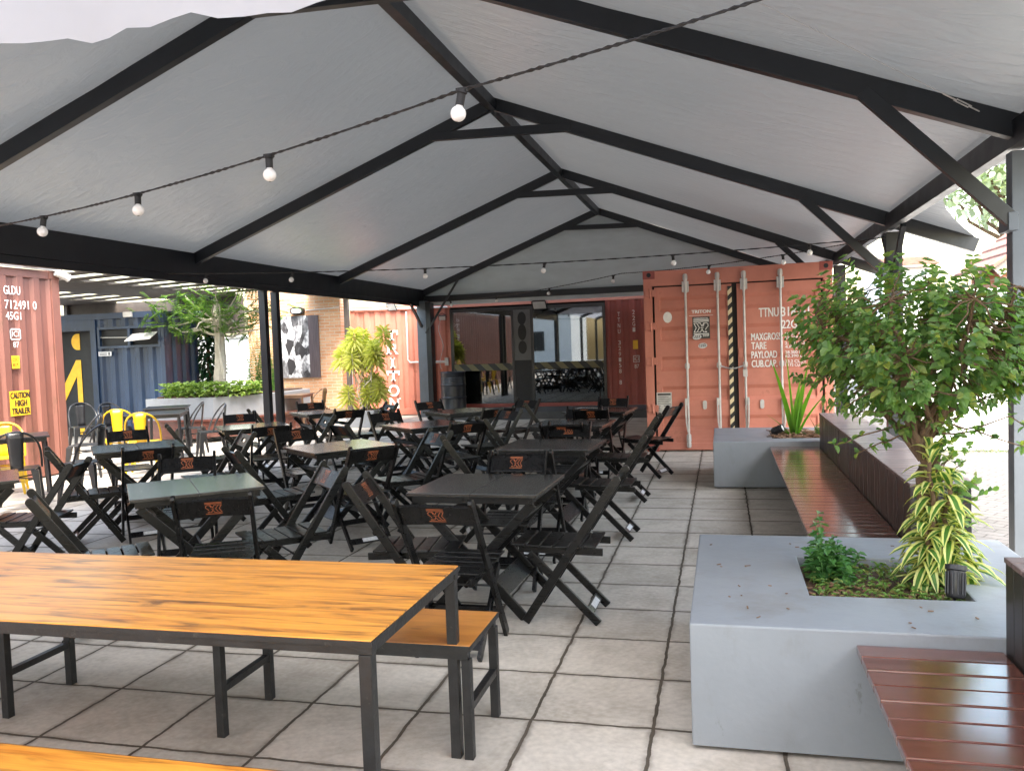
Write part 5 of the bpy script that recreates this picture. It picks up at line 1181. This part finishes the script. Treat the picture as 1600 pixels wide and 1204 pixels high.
tag(lm.build('bed_leaves', M['leaf_bed']), 'bright green broad-leaved bedding plants filling the corner planter', 'bedding plants', kind='stuff')
fe = thing('tall_fern', 'tall light green fern clump right of the pale trunk in the corner planter', 'plant', (-9.25, 15.7, .83)); lm = MB()
for k in range(46):
    a = random.uniform(0, 6.28); b = Vector((random.uniform(-.45, .35), random.uniform(-.3, .3), 0)); L = random.uniform(.7, 1.5); lean = random.uniform(.05, .3)
    for j in range(26):
        q = j / 26; c = b + Vector((math.cos(a) * lean * q * q * L, math.sin(a) * lean * q * q * L, L * q * (1 - .12 * q))); sd = Vector((-math.sin(a), math.cos(a), 0))
        for s in (-1, 1): leaf(lm, c, sd * s + Z * .35 + rv() * .1, Vector((math.cos(a), math.sin(a), .5)), .10 * (1.1 - q), .022, .1, .4)
lm.build('fronds', M['leaf_fern'], fe)
iv = thing('climber_column', 'dark green climbing plant column at the right end of the blue container', 'plant', (-10.78, 16.0, 0)); lm = MB(); sm = MB(); sm.tube([(0, 0, 0), (0, 0, 2.4)], .06, 8, .03)
for k in range(1500):
    z = random.uniform(.6, 2.6); a = random.uniform(0, 6.28); r = random.uniform(.05, .30) * (1.1 - .25 * abs(z - 1.4)); d = Vector((math.cos(a), math.sin(a), random.uniform(-.8, .3)))
    leaf(lm, Vector((math.cos(a) * r, math.sin(a) * r, z)), d, Z, random.uniform(.08, .14), .07, .15, .3)
lm.build('leaves', M['leaf_dark'], iv); sm.build('stem', M['bark'], iv)

# ------------------------------------------------------------------ beyond the tent
bgw = thing('boundary_wall', 'pale grey boundary wall far behind the corner planter', 'wall', (-14, 21.6, 0))
m_ = MB((-14, 21.6, 0)); m_.box((-19, 21.5, 0), (-11.4, 21.7, 2.1)); m_.build('wall', M['pale_wall'], bgw); m_ = MB((-14, 21.6, 0)); m_.box((-19, 21.44, 2.1), (-11.4, 21.76, 2.17)); m_.build('coping', M['pale_wall'], bgw)
O = Vector((5, 12.2, 0)); ww = thing('white_wall', 'bright white rendered wall across the paved yard on the right', 'wall', O)
m_ = MB(O); m_.box((2.35, 12.2, 0), (12, 12.45, 2.05)); m_.build('wall', M['white_wall'], ww); m_ = MB(O); m_.box((2.30, 12.15, 2.052), (12, 12.5, 2.12)); m_.build('coping', M['white_wall'], ww)
O = Vector((6, 14.5, 0)); hb = thing('brick_house', 'orange brick house with sloping terracotta roof on the right beyond the white wall', 'house', O)
ax, az, bx2, bz = 3.72, 2.42, 7.0, 5.2; mx = bx2 + (bx2 - ax)
m_ = MB(O); ya, yb = 13.6, 15.2; P = [(ax + .25, 0), (mx - .25, 0), (mx - .25, az), (bx2, bz - .12), (ax + .25, az)]
m_.add([(x, ya, z) for x, z in P] + [(x, yb, z) for x, z in P], [(0, 1, 2, 3, 4), (9, 8, 7, 6, 5)] + [(i, 5 + i, 5 + (i + 1) % 5, (i + 1) % 5) for i in range(5)]); m_.build('wall', M['brick2'], hb)
m_ = MB(O); sl2 = (bz - az) / (bx2 - ax); n = 40
for s in (1, -1):
    for r_ in range(16):                     # tile courses stepping up the slope
        q0, q1 = r_ / 16, (r_ + 1) / 16; xa = (ax if s > 0 else mx) + s * (bx2 - ax) * q0; xb_ = (ax if s > 0 else mx) + s * (bx2 - ax) * (q1 + .012); za = az + (bz - az) * q0; zb = az + (bz - az) * (q1 + .012)
        m_.add([(xa, ya - .45, za + .02), (xb_, ya - .45, zb), (xb_, yb, zb), (xa, yb, za + .02), (xa, ya - .45, za + .075), (xb_, ya - .45, zb + .04), (xb_, yb, zb + .04), (xa, yb, za + .075)], [(3, 2, 1, 0), (4, 5, 6, 7), (0, 1, 5, 4), (2, 3, 7, 6), (3, 0, 4, 7), (1, 2, 6, 5)])
m_.build('roof', M['tile'], hb)
m_ = MB(O); m_.bar((ax + .05, ya - .40, az - .04), (bx2, ya - .40, bz - .08), .03, .16); m_.build('verge_board', M['greywood'], hb)
O = Vector((4.4, 24, 0)); h2 = thing('far_house', 'pale far house with a low terracotta roof beyond the white wall', 'house', O)
m_ = MB(O); m_.box((4.15, 24, 0), (5.3, 27, 3.28)); m_.build('wall', M['white_wall'], h2); m_ = MB(O)
for k in range(6):
    q0, q1 = k / 6, (k + 1.1) / 6; m_.add([(4.0, 23.7 + 1.5 * q0, 3.30 + .3 * q0), (5.45, 23.7 + 1.5 * q0, 3.30 + .3 * q0), (5.45, 23.7 + 1.5 * q1, 3.28 + .3 * q1), (4.0, 23.7 + 1.5 * q1, 3.28 + .3 * q1), (4.0, 23.7 + 1.5 * q0, 3.36 + .3 * q0), (5.45, 23.7 + 1.5 * q0, 3.36 + .3 * q0), (5.45, 23.7 + 1.5 * q1, 3.33 + .3 * q1), (4.0, 23.7 + 1.5 * q1, 3.33 + .3 * q1)], [(3, 2, 1, 0), (4, 5, 6, 7), (0, 1, 5, 4), (1, 2, 6, 5), (3, 0, 4, 7)])
m_.build('roof', M['tile'], h2)
random.seed(21)
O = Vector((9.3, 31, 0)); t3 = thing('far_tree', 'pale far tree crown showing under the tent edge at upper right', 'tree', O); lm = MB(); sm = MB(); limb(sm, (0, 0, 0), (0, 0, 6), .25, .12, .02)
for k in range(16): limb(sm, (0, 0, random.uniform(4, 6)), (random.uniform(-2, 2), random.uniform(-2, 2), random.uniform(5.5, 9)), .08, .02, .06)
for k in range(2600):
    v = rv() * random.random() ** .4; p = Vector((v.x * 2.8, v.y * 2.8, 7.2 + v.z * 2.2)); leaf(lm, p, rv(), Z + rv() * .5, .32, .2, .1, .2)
lm.build('crown', M['hazed_leaf'], t3); sm.build('trunk', M['bark'], t3)
lm = MB()
for k in range(1400):
    x = random.uniform(2.3, 9); y = 12.1 - abs(random.gauss(0, .1)); a = random.uniform(0, 6.28); leaf(lm, Vector((x, y, 0)), Vector((math.cos(a) * .5, math.sin(a) * .5, 1)), X, random.uniform(.03, .09), .012, .1, .5)
tag(lm.build('grass_verge', M['leaf_cover']), 'thin strip of grass along the foot of the white wall', 'grass', kind='stuff')
# what the shop glass mirrors: the yard behind the camera
O = Vector((-13, -13, 0)); wb = thing('white_building', 'white building behind the viewer, seen mirrored in the shop glass', 'building', O)
m_ = MB(O); m_.box((-26, -19, 0), (-9, -13, 4.6)); m_.build('wall', M['white_wall'], wb)
for k in range(6):
    xx = -25 + 2.6 * k; m_ = MB(O); m_.box((xx, -12.995, 1.2), (xx + 1.3, -12.97, 2.4)); m_.build('window', M['bmetal'], wb)
